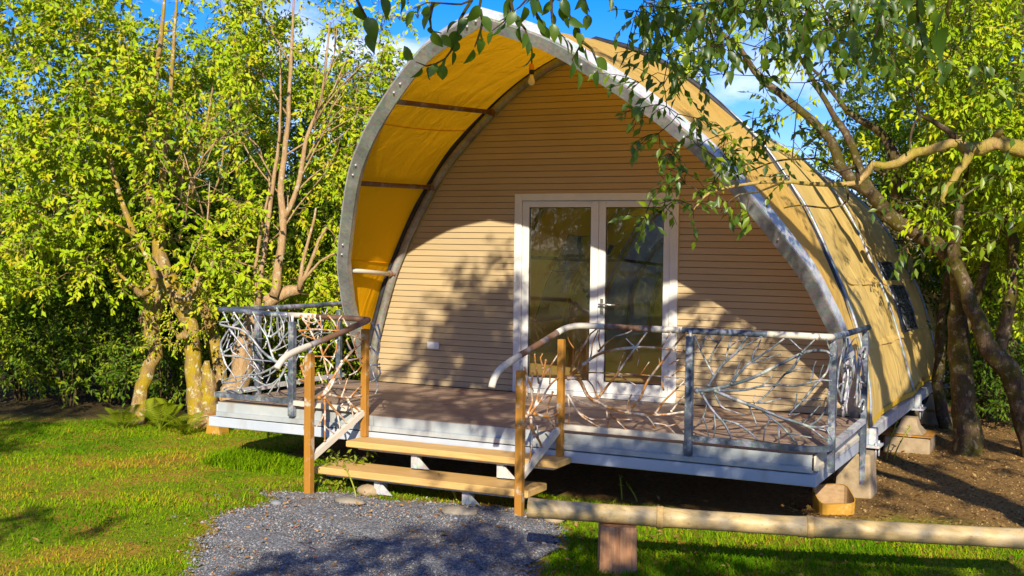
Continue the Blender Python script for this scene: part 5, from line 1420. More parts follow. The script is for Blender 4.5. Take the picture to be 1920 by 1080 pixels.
D5 = 12.4
b0 = at_d(1935, 850, D5)
tS = Tree('slanting_tree', (b0[0], b0[1], float(gz(b0[0], b0[1]))), 'thick slanting trunk at the right edge beside the stout lichened tree')
tS.limb(px([(1945, 880, .14), (1925, 800, .12), (1908, 736, .115), (1888, 695, .11), (1850, 645, .095), (1822, 575, .08), (1802, 520, .08), (1790, 470, .06), (1800, 390, .045), (1815, 300, .03)], D5 + 0.2), 11)
tS.limb(px([(1870, 670, .08), (1890, 590, .07), (1900, 480, .06), (1890, 360, .045), (1910, 240, .03)], D5 + 0.5), 9)
tS.clumps(crown_targets(150, (1720, -60, 2060, 560), (11.6, 14.0), lambda u, v: 1.0 if v < HULL_V(u) - 20 else 0.0, 23, 1.0, -0.1), (4, 6), (0.24, 0.42), 0.037, (0.07, 0.105), 0.6, (0.2, 0.9))
tS.finish(M['bark_dark'], M['leaf_sun'])
D6 = 14.6
b0 = at_d(1778, 815, D6)
tT = Tree('thin_tree', (b0[0], b0[1], float(gz(b0[0], b0[1]))), 'thin brown trunk close against the rear end of the tent side')
tT.limb(px([(1780, 835, .085), (1773, 804, .08), (1763, 755, .075), (1759, 719, .07), (1763, 676, .065), (1762, 640, .06), (1770, 560, .05), (1790, 460, .04), (1810, 350, .03)], D6), 9)
tT.clumps(crown_targets(40, (1810, 250, 1900, 640), (14.2, 16.0), None, 24, 1.0, -0.1), (3, 5), (0.24, 0.42), 0.04, (0.07, 0.10), 0.6, (0.1, 0.7))
tT.finish(M['bark_dark'], M['leaf_deep'])

# ---- the big tree beside the camera: its limbs hang into the picture and shade the front
tF = Tree('overhanging_tree', (6.4, -3.4, float(gz(6.4, -3.4))), 'tree with a crooked sunlit limb and broad hanging leaves reaching in front of the tent')
tF.limb([(6.45, -3.3, -0.75, .22), (6.42, -3.35, 0.2, .18), (6.35, -3.5, 1.3, .165), (6.2, -3.8, 2.6, .15), (6.05, -4.1, 3.6, .13)], 12)
tF.limb([(6.05, -4.1, 3.6, .11), (5.7, -5.6, 4.7, .09), (5.2, -7.4, 5.4, .07), (4.7, -9.0, 5.7, .05), (4.2, -10.6, 5.7, .03)], 9)
tF.limb([(6.05, -4.1, 3.6, .11), (6.7, -5.6, 4.9, .08), (7.0, -7.8, 6.2, .06), (6.6, -10.0, 6.5, .04), (6.0, -11.8, 6.2, .02)], 9)
tF.limb([(6.1, -4.0, 3.3, .10), (5.0, -4.7, 4.2, .075), (3.4, -6.0, 4.6, .05), (2.2, -7.2, 4.6, .035), (1.2, -8.2, 4.4, .02)], 9)
tF.limb([(6.2, -3.8, 2.9, .10), (6.9, -2.6, 4.4, .075), (7.4, -0.6, 5.8, .05), (7.5, 1.5, 6.6, .03)], 9)
tF.limb([(5.2, -7.4, 5.4, .05), (4.2, -7.8, 5.4, .04), (3.2, -8.4, 5.0, .03), (2.4, -9.0, 4.2, .02)], 8)
# the sunlit crooked limb
lim = [np.r_[(6.36, -3.48, 1.15), .085]] + px([(2060, 335, .07, 7.05), (1985, 285, .058, 7.1), (1920, 280, .05, 7.15), (1893, 273, .05, 7.2), (1867, 269, .046, 7.2), (1844, 279, .046, 7.25), (1813, 279, .043, 7.3), (1796, 267, .034, 7.3), (1760, 276, .032, 7.35),
     (1716, 287, .029, 7.4), (1684, 304, .026, 7.4), (1660, 308, .024, 7.45), (1638, 307, .022, 7.45), (1627, 322, .021, 7.5), (1609, 342, .019, 7.5), (1587, 345, .017, 7.5), (1530, 345, .013, 7.4), (1470, 341, .011, 7.3), (1400, 345, .009, 7.2), (1330, 362, .007, 7.1), (1300, 395, .005, 7.05)], 7.3)
tF.limb(lim, 10, 0.05, 0.12)
tF.limb(px([(1880, 262, .028, 7.2), (1867, 258, .026, 7.2), (1876, 247, .022, 7.15), (1880, 244, .012, 7.1)], 7.2), 8, 0.04)
tF.limb(px([(1818, 285, .03), (1812, 300, .026), (1796, 322, .024), (1788, 340, .022), (1773, 356, .018), (1766, 372, .013), (1772, 385, .010)], 7.25), 8, 0.04)
tF.limb(px([(1772, 385, .008), (1800, 372, .007), (1830, 352, .006), (1852, 338, .004)], 7.2), 6, 0.04, 0.05, False)
tF.limb(px([(1796, 262, .02), (1770, 240, .018), (1745, 225, .015), (1728, 218, .010), (1715, 230, .008), (1707, 260, .007), (1706, 280, .006)], 7.3), 7, 0.04, 0.06, False)
tF.limb(px([(1720, 286, .012), (1718, 300, .009), (1717, 315, .005)], 7.4), 6, 0.04, 0.06, False)
tF.limb(px([(1610, 340, .012), (1604, 311, .011), (1573, 322, .009), (1540, 300, .008), (1500, 298, .007), (1456, 302, .006), (1420, 315, .005), (1380, 330, .004)], 7.45), 6, 0.04, 0.06, False)
tF.limb(px([(1585, 346, .009), (1590, 375, .007), (1560, 390, .006), (1500, 385, .005), (1470, 390, .004)], 7.45), 6, 0.04, 0.05, False)
tF.limb(px([(1470, 341, .008), (1420, 360, .006), (1385, 365, .005), (1360, 385, .004), (1350, 400, .003)], 7.2), 6, 0.04, 0.05, False)

# clumps that throw the dappled shade: each lies on the sun's ray to a spot that is shaded in the place
def up_sun(p, r, ylim=None):
    for _ in range(60):
        t = r.uniform(6.5, 12.5); q = np.array(p) + SUN * t
        pr = project(q)
        if q[2] > 7.5 or q[2] < 2.6 or q[1] < -14: continue
        inside = pr[2] > 0.05 and -160 < pr[0] < 2080 and -170 < pr[1] < 1200
        if not inside: return q
    return None
RS = np.random.default_rng(31)
def in_pix(poly, n_):
    a = np.array(poly, float); res = []
    while len(res) < n_:
        u = RS.uniform(a[:, 0].min(), a[:, 0].max()); v = RS.uniform(a[:, 1].min(), a[:, 1].max())
        if in_poly(np.array([u]), np.array([v]), poly)[0]: res.append((u, v))
    return res
def hull_hit(u, v):
    d = at_d(u, v, 1.0) - CAM
    for s in np.linspace(9, 22, 260):
        p = CAM + d * s
        if p[1] > 0 and -0.1 < p[2] < 3.5 and p[0] > XC and p[0] - XC < hull_half(p[1], p[2]): return p
    return None
SPOTS = []
for poly, n_, fn in (
    ([(735, 700), (800, 610), (850, 545), (870, 480), (905, 520), (960, 470), (963, 735)], 58, lambda u, v: at_y(u, v, 0)),
    ([(890, 560), (963, 540), (963, 735), (850, 720)], 46, lambda u, v: at_y(u, v, 0)),
    ([(970, 560), (1270, 600), (1265, 750), (966, 735)], 12, lambda u, v: at_y(u, v, 0)),
    ([(1275, 545), (1400, 620), (1500, 690), (1540, 760), (1280, 750)], 9, lambda u, v: at_y(u, v, 0)),
    ([(730, 725), (965, 740), (1250, 760), (1200, 815), (720, 785)], 34,
     lambda u, v: at_z(u, v, 0)),
    ([(720, 730), (965, 745), (960, 800), (730, 775)], 50, lambda u, v: at_z(u, v, 0)),
    ([(1000, 815), (1520, 855), (1530, 905), (1000, 860)], 30, lambda u, v: at_y(u, v, -2.27)),
    ([(1150, 840), (1535, 880), (1530, 908), (1150, 872)], 40, lambda u, v: at_y(u, v, -2.27)),
    ([(720, 830), (960, 860), (960, 925), (640, 880)], 4, lambda u, v: at_z(u, v, -0.3)),
    ([(720, 1010), (900, 975), (1090, 1000), (1040, 1078), (420, 1078), (480, 1052)], 55, lambda u, v: at_z(u, v, -0.6)),
    ([(1090, 1028), (1500, 1050), (1920, 1078), (1920, 1110), (1050, 1110)], 105, lambda u, v: at_z(u, v, -0.62)),
    ([(1640, 850), (1900, 825), (1920, 1000), (1650, 960), (1600, 930)], 22, lambda u, v: at_z(u, v, -0.62)),
    ([(1780, 560), (1920, 560), (1920, 830), (1790, 850)], 60, lambda u, v: at_d(u, v, 12.7)),
    ([(0, 955), (230, 962), (210, 1000), (0, 1010)], 5, lambda u, v: at_z(u, v, -0.62)),
    ([(1000, 30), (1300, 230), (1500, 470), (1560, 610), (1440, 420), (1250, 230)], 7, lambda u, v: at_y(u, v, -1.2)),
):
    for u, v in in_pix(poly, n_):
        p = fn(u, v)
        if p is None: continue
        q = up_sun(p, RS)
        if q is not None: SPOTS.append(q)
# small sprays nearer the tent side: their thin shade rakes down the canvas in streaks
HS = []
for u, v in in_pix([(1430, 380), (1690, 425), (1780, 560), (1750, 690), (1650, 775), (1610, 620), (1520, 480)], 170):
    p = hull_hit(u, v)
    if p is None: continue
    for _ in range(30):
        q = p + SUN * RS.uniform(3.0, 7.0); pr = project(q)
        if pr[0] > 1960 or pr[1] < -40 or (pr[0] > 1640 and pr[1] < 210): HS.append(q); break
tF.clumps(np.array(HS), (1, 2), (0.14, 0.26), 0.05, (0.05, 0.085), 0.7, (0.2, 0.85), wr=0.42)
tF.clumps(np.array(SPOTS), (4, 6), (0.16, 0.32), 0.034, (0.07, 0.11), 0.7, (0.1, 0.7), wr=0.5)
# leafy hanging part in view
kF = lambda u, v: max(0.0, 1.0 - max(0, v - 90) / 170) * (0.12 if (1330 < u < 1660 and v > 125) else 1) * (0.5 if u > 1600 else 1) * (0.3 if u < 1215 and v > 60 else 1)
tF.clumps(crown_targets(85, (1180, -70, 1720, 290), (6.0, 8.4), kF, 41, 1.3, -0.15), (3, 4), (0.18, 0.34), 0.042, (0.065, 0.09), 0.85, (0.1, 0.8), near=True)
kF2 = lambda u, v: 1.0
tF.clumps(np.array([at_d(u, v, d) for u, v, d in ((1210, 405, 7.0), (1245, 385, 7.05), (1285, 345, 7.1), (1320, 350, 7.1), (1350, 320, 7.2), (1385, 335, 7.2), (1370, 285, 7.2), (1330, 300, 7.1), (1300, 385, 7.0), (1420, 300, 7.3), (1440, 240, 7.3), (1455, 215, 7.3), (1500, 240, 7.4), (1400, 395, 7.2),
   (1260, 290, 7.1), (1360, 255, 7.2), (1480, 330, 7.4), (1540, 250, 7.5), (1345, 365, 7.1), (1225, 420, 7.0), (1265, 375, 7.0), (1290, 320, 7.1), (1310, 275, 7.1), (1340, 340, 7.15), (1395, 310, 7.2), (1410, 265, 7.2), (1385, 370, 7.2), (1275, 300, 7.1), (1235, 250, 6.9), (1210, 200, 6.8), (1250, 200, 6.8), (1300, 220, 6.9), (1355, 295, 7.2))]), (2, 4), (0.12, 0.24), 0.042, (0.06, 0.085), 0.7, (0.3, 0.9), near=True)
tF.clumps(np.array([at_d(u, v, d) for u, v, d in ((1700, 460, 7.0), (1735, 480, 6.9), (1790, 455, 6.8), (1870, 450, 6.6), (1800, 340, 7.0), (1840, 400, 6.8), (1900, 390, 6.7), (1800, 250, 7.2), (1870, 330, 7.0), (1880, 180, 6.0), (1830, 130, 5.6), (1750, 130, 5.8), (1690, 380, 7.2), (1760, 420, 7.0))]), (2, 3), (0.12, 0.24), 0.042, (0.06, 0.085), 0.7, (0.3, 0.95), near=True)
# traced hanging twigs over the arch
def hang(pts, d, **k): tF.along(np.array([at_d(u, v, d + 0.02 * i) for i, (u, v) in enumerate(pts)]), **k)
TW = [([(640, -90), (660, -20), (672, 5), (690, 38), (694, 55)], 3.6, 0.62), ([(700, -90), (705, -40), (712, -10)], 3.6, 0.4), ([(735, -90), (742, -40), (748, -12)], 3.7, 0.4),
      ([(930, -100), (905, -45), (885, 0), (865, 8), (800, 5), (775, 16)], 4.3, 0.75), ([(885, 0), (862, 38), (858, 68), (852, 82), (835, 110), (800, 124), (780, 116)], 4.4, 0.25), ([(812, 4), (806, 36), (809, 58), (828, 62)], 4.3, 0.15),
      ([(905, -45), (898, 18), (880, 30), (862, 38)], 4.35, 0.55), ([(900, 18), (905, 40), (895, 75), (890, 88)], 4.4, 0.1), ([(956, -100), (957, -10), (955, 26), (945, 40), (922, 58)], 4.5, 0.3), ([(957, 0), (965, 30), (985, 55), (992, 78), (996, 92)], 4.5, 0.25),
      ([(1000, -80), (995, -10), (975, 12), (965, 20)], 4.4, 0.4), ([(1010, -90), (1008, 0), (1005, 28), (1012, 42)], 4.5, 0.35), ([(1042, -90), (1050, -15), (1062, 20), (1075, 42), (1086, 62), (1092, 78), (1082, 96), (1073, 112), (1080, 128)], 4.6, 0.2), ([(1092, 78), (1110, 92), (1116, 108), (1122, 126)], 4.62, 0.2),
      ([(1028, -90), (1034, 10), (1036, 45), (1048, 62), (1060, 72)], 4.6, 0.3), ([(1098, -80), (1095, -5), (1105, 22)], 4.7, 0.4), ([(1140, -60), (1145, -10), (1150, 8)], 5.6, 0.3),
      ([(1800, -120), (1790, -30), (1775, 20), (1780, 40)], 2.35, 0.72), ([(1730, -80), (1720, 10), (1725, 60), (1730, 90)], 4.6, 0.45), ([(1660, -80), (1655, 20), (1640, 70), (1632, 100)], 4.8, 0.4), ([(1590, -80), (1600, 30), (1595, 80)], 4.9, 0.4), ([(1500, -80), (1512, 20), (1505, 70), (1510, 110)], 5.2, 0.35)]
for pts, d, t0 in TW:
    hang(pts, d, r=(0.007, 0.0022), gap=0.027, ln=(0.062, 0.088), droop=1.0, t0=t0, tint=(0.1, 0.55))
tF.finish(M['bark_gold'], M['leaf_near'], M['bark_dark'], False, 0.42, 300, M['leaf_near'])

# ---- the wood behind: three kinds of tree, copied and turned
def wood_tree(label, seed, h, wdt, dens, leaf_m, bark_m, tint):
    global RNG
    keep_rng = RNG; RNG = np.random.default_rng(seed)
    t = Tree('woodland_tree', (0, 0, 0), label, 'tree', 'trees of the wood')
    t.limb([(0, 0, -0.3, .13), (0.05, 0.02, 1.0, .11), (-0.1, 0.1, h * 0.45, .085), (0.1, 0, h * 0.75, .05), (0.05, 0.1, h, .02)], 8, 0.3)
    for k in range(7):
        z = h * RNG.uniform(0.2, 0.75); a = RNG.uniform(0, 6.28)
        t.fork((0, 0.05, z), 0.035, np.array([math.cos(a), math.sin(a), 0.55]), wdt * RNG.uniform(0.6, 0.95), 1, 0.5)
    T = []
    while len(T) < dens:
        p = RNG.uniform(-1, 1, 3)
        if (p ** 2).sum() > 1: continue
        q = np.array([p[0] * wdt, p[1] * wdt, h * 0.58 + p[2] * h * 0.48])
        if q[2] < 0.4 or fbm(np.array([q[0] + q[1] * 0.5]), np.array([q[2]]), 1.5, seed)[0] < RNG.uniform(-0.5, 0.15): continue
        T.append(q)
    t.clumps(np.array(T), (4, 6), (0.35, 0.6), 0.05, (0.08, 0.15), 0.25, tint, sides=3)
    o = t.finish(bark_m, leaf_m)
    RNG = keep_rng
    return o
KIND = [wood_tree('broad sunlit tree in the wood behind the lawn', 51, 6.2, 2.3, 260, M['leaf_deep'], M['bark_tan'], (0.4, 1.0)),  # darker leaves: shade among the back trees put into the colour
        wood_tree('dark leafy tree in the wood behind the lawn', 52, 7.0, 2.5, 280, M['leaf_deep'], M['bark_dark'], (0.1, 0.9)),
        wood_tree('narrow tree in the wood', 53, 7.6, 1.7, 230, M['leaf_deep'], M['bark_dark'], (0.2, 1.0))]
used = [False] * 3
def copy_tree(o):
    r = o.copy(); COL.objects.link(r)
    for ch in o.children:
        c = ch.copy(); COL.objects.link(c); c.parent = r
    return r
WOOD = [(-60, 18.0, 1, .66, 'L'), (60, 19.5, 0, .62, 'L'), (190, 17.6, 1, .56, 'L'), (330, 19.0, 1, .70, 'L'), (430, 17.6, 1, .72, 'L'), (560, 18.5, 0, .62, 'L'), (660, 17.4, 1, .66, 'L'), (735, 20.0, 0, .82, 'L'), (20, 24.0, 1, .72, 'L'), (140, 26.0, 0, .70, 'L'), (270, 24.0, 1, .84, 'L'),
        (400, 25.0, 2, .86, 'L'), (520, 24.0, 1, .80, 'L'), (640, 26.0, 1, .86, 'L'), (720, 27.0, 0, .86, 'L'), (90, 33.0, 0, .8, 'L'), (330, 33.0, 1, 1.0, 'L'), (580, 34.0, 0, 1.0, 'L'),
        (1800, 17.5, 1, .85, 'R'), (1900, 16.5, 1, .95, 'R'), (2010, 18.0, 0, 1.1, 'R'), (1760, 21.0, 2, .8, 'R'), (1850, 23.0, 1, 1.0, 'R'), (1960, 22.0, 1, 1.2, 'R'), (1720, 26.0, 1, .75, 'R'), (1890, 29.0, 0, 1.3, 'R')]
LAB = {('L', 0): 'broad sunlit yellow-green tree in the wood behind the lawn', ('L', 1): 'dark leafy tree in the wood behind the lawn', ('L', 2): 'narrow dark tree deep in the wood on the left',
       ('R', 0): 'broad yellow-green tree in the wood right of the tent', ('R', 1): 'dark leafy tree in the shady wood right of the tent', ('R', 2): 'narrow dark tree behind the rear end of the tent'}
for u, d, k, s, side in WOOD:
    p = at_d(u, 420, d); o = KIND[k] if not used[k] else copy_tree(KIND[k]); used[k] = True
    o.location = (p[0], p[1], float(gz(p[0], p[1])) - 0.05); o.rotation_euler = (0, 0, RS.uniform(0, 6.28)); o.scale = (s, s, s * RS.uniform(0.95, 1.08)); o['label'] = LAB[(side, k)]
    o['group'] = 'wood trees, ' + LAB[(side, k)].split(' in the')[0] + (' left' if side == 'L' else ' right')

# trees across the clearing behind the camera: the door glass mirrors them, and one shades the far lawn
for x, y, k, s in ((-3.0, -17.5, 1, 1.0), (-6.5, -19.0, 1, 1.1), (-10.5, -17.0, 0, 1.0), (-1.0, -22.0, 1, 1.2), (-13.5, -20.5, 1, 1.1), (-4.5, -24.0, 0, 1.2), (2.0, -24.5, 1, 1.1), (-16.5, -16.5, 1, 1.0), (-9.0, -25.0, 1, 1.3), (6.0, -28.0, 1, 1.1)):
    o = copy_tree(KIND[k]); o.location = (x, y, float(gz(x, y)) - 0.05); o.rotation_euler = (0, 0, RS.uniform(0, 6.28)); o.scale = (s, s, s)
    o['label'] = 'leafy tree across the clearing, mirrored dimly in the door glass'; o['group'] = 'trees across the clearing'
o = copy_tree(KIND[2]); o.location = (-2.3, -9.4, float(gz(-2.3, -9.4))); o.scale = (0.6, 0.6, 0.76); o['label'] = 'narrow tree off the left edge whose shade falls on the far lawn'; o['group'] = 'trees beside the lawn'

# ---- bushes and ferns under the trees
def bush(name, label, p, w, h, n_, leaf_m, ln, tint, group=None, seed=0, cat='bush'):
    z = float(gz(p[0], p[1])); t = Tree(name, (p[0], p[1], z), label, cat, group)
    for k in range(5):
        a = RNG.uniform(0, 6.28); t.limb([(p[0] + 0.05 * math.cos(a), p[1] + 0.05 * math.sin(a), z - 0.05, .018), (p[0] + 0.25 * w * math.cos(a), p[1] + 0.25 * w * math.sin(a), z + h * 0.5, .012), (p[0] + 0.4 * w * math.cos(a), p[1] + 0.4 * w * math.sin(a), z + h * 0.85, .006)], 5, 0.15, 0.05, False)
    T = []
    while len(T) < n_:
        q = RNG.uniform(-1, 1, 3)
        if (q ** 2).sum() > 1 or q[2] < -0.55: continue
        T.append((p[0] + q[0] * w, p[1] + q[1] * w, z + h * 0.5 + q[2] * h * 0.5))
    t.clumps(np.array(T), (4, 6), (0.16, 0.3), 0.036, ln, 0.4, tint, sides=3)
    return t.finish(M['bark_dark'], leaf_m)
BUSH = [(40, 780, 16.2, .9, 1.5), (130, 770, 15.6, .8, 1.3), (215, 770, 15.8, .7, 1.2), (310, 770, 15.5, .7, 1.1), (-60, 790, 15.4, .9, 1.3), (470, 740, 16.0, .8, 1.5), (560, 720, 16.4, .9, 1.6), (640, 700, 16.6, .8, 1.7), (90, 760, 18.0, 1.0, 2.4), (250, 750, 18.0, 1.0, 2.2), (410, 740, 17.0, .8, 2.0)]
BL = ['dark green bush at the foot of the slender grey trunk', 'dark bush on the earth strip behind the lawn', 'dark leafy bush left of the mossy tree', 'low dark bush between the two mossy trunks', 'dark bush at the left edge behind the lawn', 'green bush behind the left end of the railing', 'green bush behind the left railing middle post', 'tall green bush behind the arch foot',
      'tall dark bush deep under the left trees', 'tall dark bush behind the mossy trunk', 'tall dark bush behind the slanting pale trunk']
for (u, v, d, w, h), lab in zip(BUSH, BL):
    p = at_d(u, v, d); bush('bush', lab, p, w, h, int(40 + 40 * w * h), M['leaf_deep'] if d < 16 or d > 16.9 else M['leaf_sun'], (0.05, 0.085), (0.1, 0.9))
for (u, d, w, h), lab in zip([(1850, 15.5, .8, 1.1), (1915, 14.8, .8, 1.2), (1790, 17.0, .8, 1.4)], ['dark bush in the shade between the right trunks', 'dark bush at the right edge behind the slanting trunk', 'dark bush behind the rear end of the tent']):
    p = at_d(u, 800, d); bush('bush', lab, p, w, h, 70, M['leaf_deep'], (0.05, 0.085), (0.05, 0.6))

def fern(label, p, n_, L_, seed, group='ferns by the mossy tree'):
    r = np.random.default_rng(seed); z = float(gz(p[0], p[1])); o = empty('fern', (p[0], p[1], z), label, 'fern', group)
    for k in range(n_):
        a = r.uniform(0, 6.28); el = r.uniform(0.75, 1.35); l = L_ * r.uniform(0.7, 1.1); m = 20; pts = []
        for i in range(m + 1):
            t = i / m; rr = l * t * math.cos(el) * (1 + 0.2 * t); hh = l * (math.sin(el) * t - 0.45 * t * t)
            pts.append((p[0] + rr * math.cos(a), p[1] + rr * math.sin(a), z + hh))
        pts = np.array(pts); td = unit(np.gradient(pts, axis=0)); up = np.array([0, 0, 1.0]); sd_ = unit(np.cross(td, up)); nv = np.cross(sd_, td)
        mb = MB(); mb.tube(pts, np.linspace(0.006, 0.002, m + 1), 3, False)
        for i in range(4, m + 1):
            t = i / m; w = l * 0.22 * math.sin(math.pi * min(1, (t - 0.1) / 0.9) ** 0.7) + 0.012
            for s in (-1, 1):
                q = pts[i]; e = q + sd_[i] * s * w + td[i] * w * 0.45 - nv[i] * w * 0.15; c = q + (e - q) * 0.5
                mb.add([q, c + td[i] * l * 0.0145, e, c - td[i] * l * 0.0145], [(0, 1, 2, 3)])
        f = mb.build('frond', M['fern'], o)
        at = f.data.attributes.new('tint', 'FLOAT', 'FACE'); at.data.foreach_set('value', [float(r.uniform(0.3, 0.9))] * len(f.data.polygons))
for i, (u, v, d, n_, l, lab) in enumerate(((232, 800, 13.9, 9, .55, 'bright fern left of the crooked lichen-spotted trunk'), (300, 800, 13.9, 11, .62, 'tall bright fern right of the crooked lichen-spotted trunk'), (345, 803, 13.6, 9, .5, 'drooping fern beside the second mossy trunk'))):
    p = at_d(u, v, d); fern(lab, p, n_, l, 60 + i)

# weeds
def weed(label, p, h, lean, n_leaf, seed, cat='weed', top=True):
    r = np.random.default_rng(seed); z = float(path_z(p[0], p[1])); o = empty('weed', (p[0], p[1], z), label, cat)
    pts = np.array([(p[0] + lean[0] * t ** 1.6, p[1] + lean[1] * t ** 1.6, z - 0.02 + h * (t if top else math.sin(t * 2.0) / 1.0)) for t in np.linspace(0, 1, 7)])
    MB().tube(pts, np.linspace(0.009, 0.004, 7), 6).build('stem', M['stem'], o)
    b = []; 
    for k in range(n_leaf):
        t = r.uniform(0.55, 1.0); i = min(5, int(t * 6)); b.append(pts[i] + (pts[i + 1] - pts[i]) * (t * 6 - i) if i < 6 else pts[6])
    b = np.array(b); d_ = unit(r.normal(0, 1, (n_leaf, 3)) + np.array([0, 0, 0.7])); nv = unit(r.normal(0, 1, (n_leaf, 3))); V, F, k = leaf_geo(b, d_, nv, r.uniform(0.025, 0.05, n_leaf), 0.35)
    fast_mesh('leaves', V, F, M['fern'], o, np.repeat(r.uniform(0.4, 1, n_leaf), k))
M['stem'] = simple('green_stem', (0.22, 0.26, 0.02), (0.32, 0.34, 0.03), 6, 0.6)
weed('yellow-green stalk bending beside the lower step, near the left newel post', at_z(668, 936, -0.62), 0.26, (-0.20, 0.10), 6, 71)
weed('thin stalk with a tuft of leaves in front of the lower step middle', at_z(858, 942, -0.62), 0.24, (-0.20, 0.02), 16, 72)
weed('tall forked green stalk on the soil right of the deck', at_z(1662, 862, -0.62), 0.45, (0.10, 0.02), 14, 73)
weed('green stalk leaning beside the taller forked stalk right of the deck', at_z(1675, 862, -0.62), 0.38, (0.16, 0.05), 12, 74)
weed('thin green shoot under the deck above the bamboo pole', at_z(1166, 935, -0.62), 0.22, (-0.02, 0.0), 8, 75)
weed('small leaning shoot beside the thin green shoot under the deck', at_z(1195, 938, -0.62), 0.16, (-0.10, 0.0), 8, 76)
p = at_z(645, 912, -0.62); bush('low_bush', 'small bright green plant beside the left newel post', p, 0.16, 0.14, 30, M['fern'], (0.04, 0.065), (0.5, 1.0), seed=77, cat='plant')

# ------------------------------------------------------------------ ground cover
def blades(n_, box, hgt, keep, seed, name, tintf):
    r = np.random.default_rng(seed); x = r.uniform(box[0], box[2], n_); y = r.uniform(box[1], box[3], n_)
    m_ = keep(x, y, r); x, y = x[m_], y[m_]; pr = project(np.stack([x, y, gz(x, y)], -1)); m_ = (pr[:, 2] > 0.5) & (pr[:, 0] > -150) & (pr[:, 0] < 2070) & (pr[:, 1] < 1250)
    x, y = x[m_], y[m_]; n_ = len(x); z = gz(x, y) - 0.005
    f = fbm(x, y, 3.0, 17); h = r.uniform(hgt[0], hgt[1], n_) * (1 + 0.35 * f); a = r.uniform(0, 6.28, n_); ln = r.uniform(0.4, 1.5, n_) * h; w = r.uniform(0.0025, 0.0055, n_)
    b = np.stack([x, y, z], -1); s = np.stack([-np.sin(a), np.cos(a), 0 * a], -1) * w[:, None]; md = b + np.stack([np.cos(a) * ln * 0.35, np.sin(a) * ln * 0.35, h * 0.6], -1); tp = b + np.stack([np.cos(a) * ln, np.sin(a) * ln, h], -1)
    V = np.stack([b - s, b + s, md + s * 0.8, md - s * 0.8, tp], 1).reshape(-1, 3); k = np.arange(n_)[:, None] * 5
    F = np.concatenate([k + np.array([[0, 1, 2]]), k + np.array([[0, 2, 3]]), k + np.array([[3, 2, 4]])], 1).reshape(-1, 3)
    ti = np.clip(tintf(x, y, r), 0, 1)
    return tag(fast_mesh(name, V, F, M['grass'], None, np.repeat(ti, 3)), kind='stuff')
def keep_lawn(x, y, r):
    d = poly_dist(x, y, PATH) + 0.10 * fbm(x, y, 6, 11); tl = TREEL(x); edge = (y < tl + 0.15 * fbm(x, y, 3, 2)) | (x > -2.0)
    deckm = (x > -1.95) & (x < 3.75) & (y > -1.95 + 0.1 * fbm(x, y, 5, 3)); dirt = poly_dist(x, y, DIRT) > -0.15
    bare = fbm(x, y, 1.7, 19) * 0.5 + fbm(x, y, 5, 20) * 0.3
    return (d < -0.02) & edge & ~deckm & ~dirt & (r.uniform(-0.9, 1.0, len(x)) > bare - 0.35)
tl_ = lambda x, y, r: 0.33 + 0.30 * fbm(x, y, 1.7, 19) + 0.22 * fbm(x, y, 4.5, 20) + r.normal(0, 0.16, len(x)) + 0.12 * np.clip((-y - 3) / 3, 0, 1) * (x < 1)
blades(210000, (-7, -7.2, 2.5, 0.8), (0.014, 0.036), keep_lawn, 81, 'lawn_grass', tl_)
blades(60000, (1.7, -5.2, 6.2, -0.9), (0.02, 0.055), keep_lawn, 82, 'rough_grass', lambda x, y, r: 0.22 + 0.34 * fbm(x, y, 1.7, 19) + 0.25 * fbm(x, y, 5, 21) + r.normal(0, 0.2, len(x)))  # tint base lowered: darker in place of cast shade, browner with dirt
blades(9000, (-2.3, -2.6, -0.4, -1.7), (0.05, 0.12), lambda x, y, r: (y > -2.35 + 0.1 * fbm(x, y, 4, 1)) & (r.uniform(0, 1, len(x)) < 0.6), 83, 'tall_grass', lambda x, y, r: 0.3 + r.normal(0, 0.15, len(x)))

def pebbles(n_, keep, box, size, mat, name, seed, zf, flat=0.6):
    r = np.random.default_rng(seed); x = r.uniform(box[0], box[2], n_); y = r.uniform(box[1], box[3], n_); m_ = keep(x, y); x, y = x[m_], y[m_]; n_ = len(x)
    s = r.uniform(size[0], size[1], n_) * r.uniform(0.6, 1, n_); z = zf(x, y)
    base = np.array([(1, 0, 0), (0, 1, 0), (-1, 0, 0), (0, -1, 0), (0, 0, 1), (0, 0, -1)], float)
    V = base[None] * s[:, None, None] * r.uniform(0.6, 1.3, (n_, 6, 1)); V[:, :, 2] *= flat; a = r.uniform(0, 6.28, n_); c, s_ = np.cos(a), np.sin(a)
    X = V[:, :, 0] * c[:, None] - V[:, :, 1] * s_[:, None] + x[:, None]; Y = V[:, :, 0] * s_[:, None] + V[:, :, 1] * c[:, None] + y[:, None]; Z = V[:, :, 2] + z[:, None] + 0.001
    V = np.stack([X, Y, Z], -1).reshape(-1, 3); k = np.arange(n_)[:, None] * 6
    F = np.concatenate([k + np.array([t]) for t in ([0, 1, 4], [1, 2, 4], [2, 3, 4], [3, 0, 4], [1, 0, 5], [2, 1, 5], [3, 2, 5], [0, 3, 5])], 1).reshape(-1, 3)
    return tag(fast_mesh(name, V, F, mat, None, np.repeat(r.uniform(0, 1, n_), 8)), kind='stuff')
n = N('loose_gravel'); at = n.n('ShaderNodeAttribute'); at.attribute_name = 'tint'
M['chips'] = n.done(n.ramp(at.outputs['Fac'], [(0.0, (0.10, 0.105, 0.115)), (0.5, (0.20, 0.205, 0.215)), (0.85, (0.34, 0.34, 0.34)), (0.93, (0.42, 0.26, 0.12)), (1.0, (0.35, 0.12, 0.06))]), 0.9, None, 0, 0, 0, 0.2)
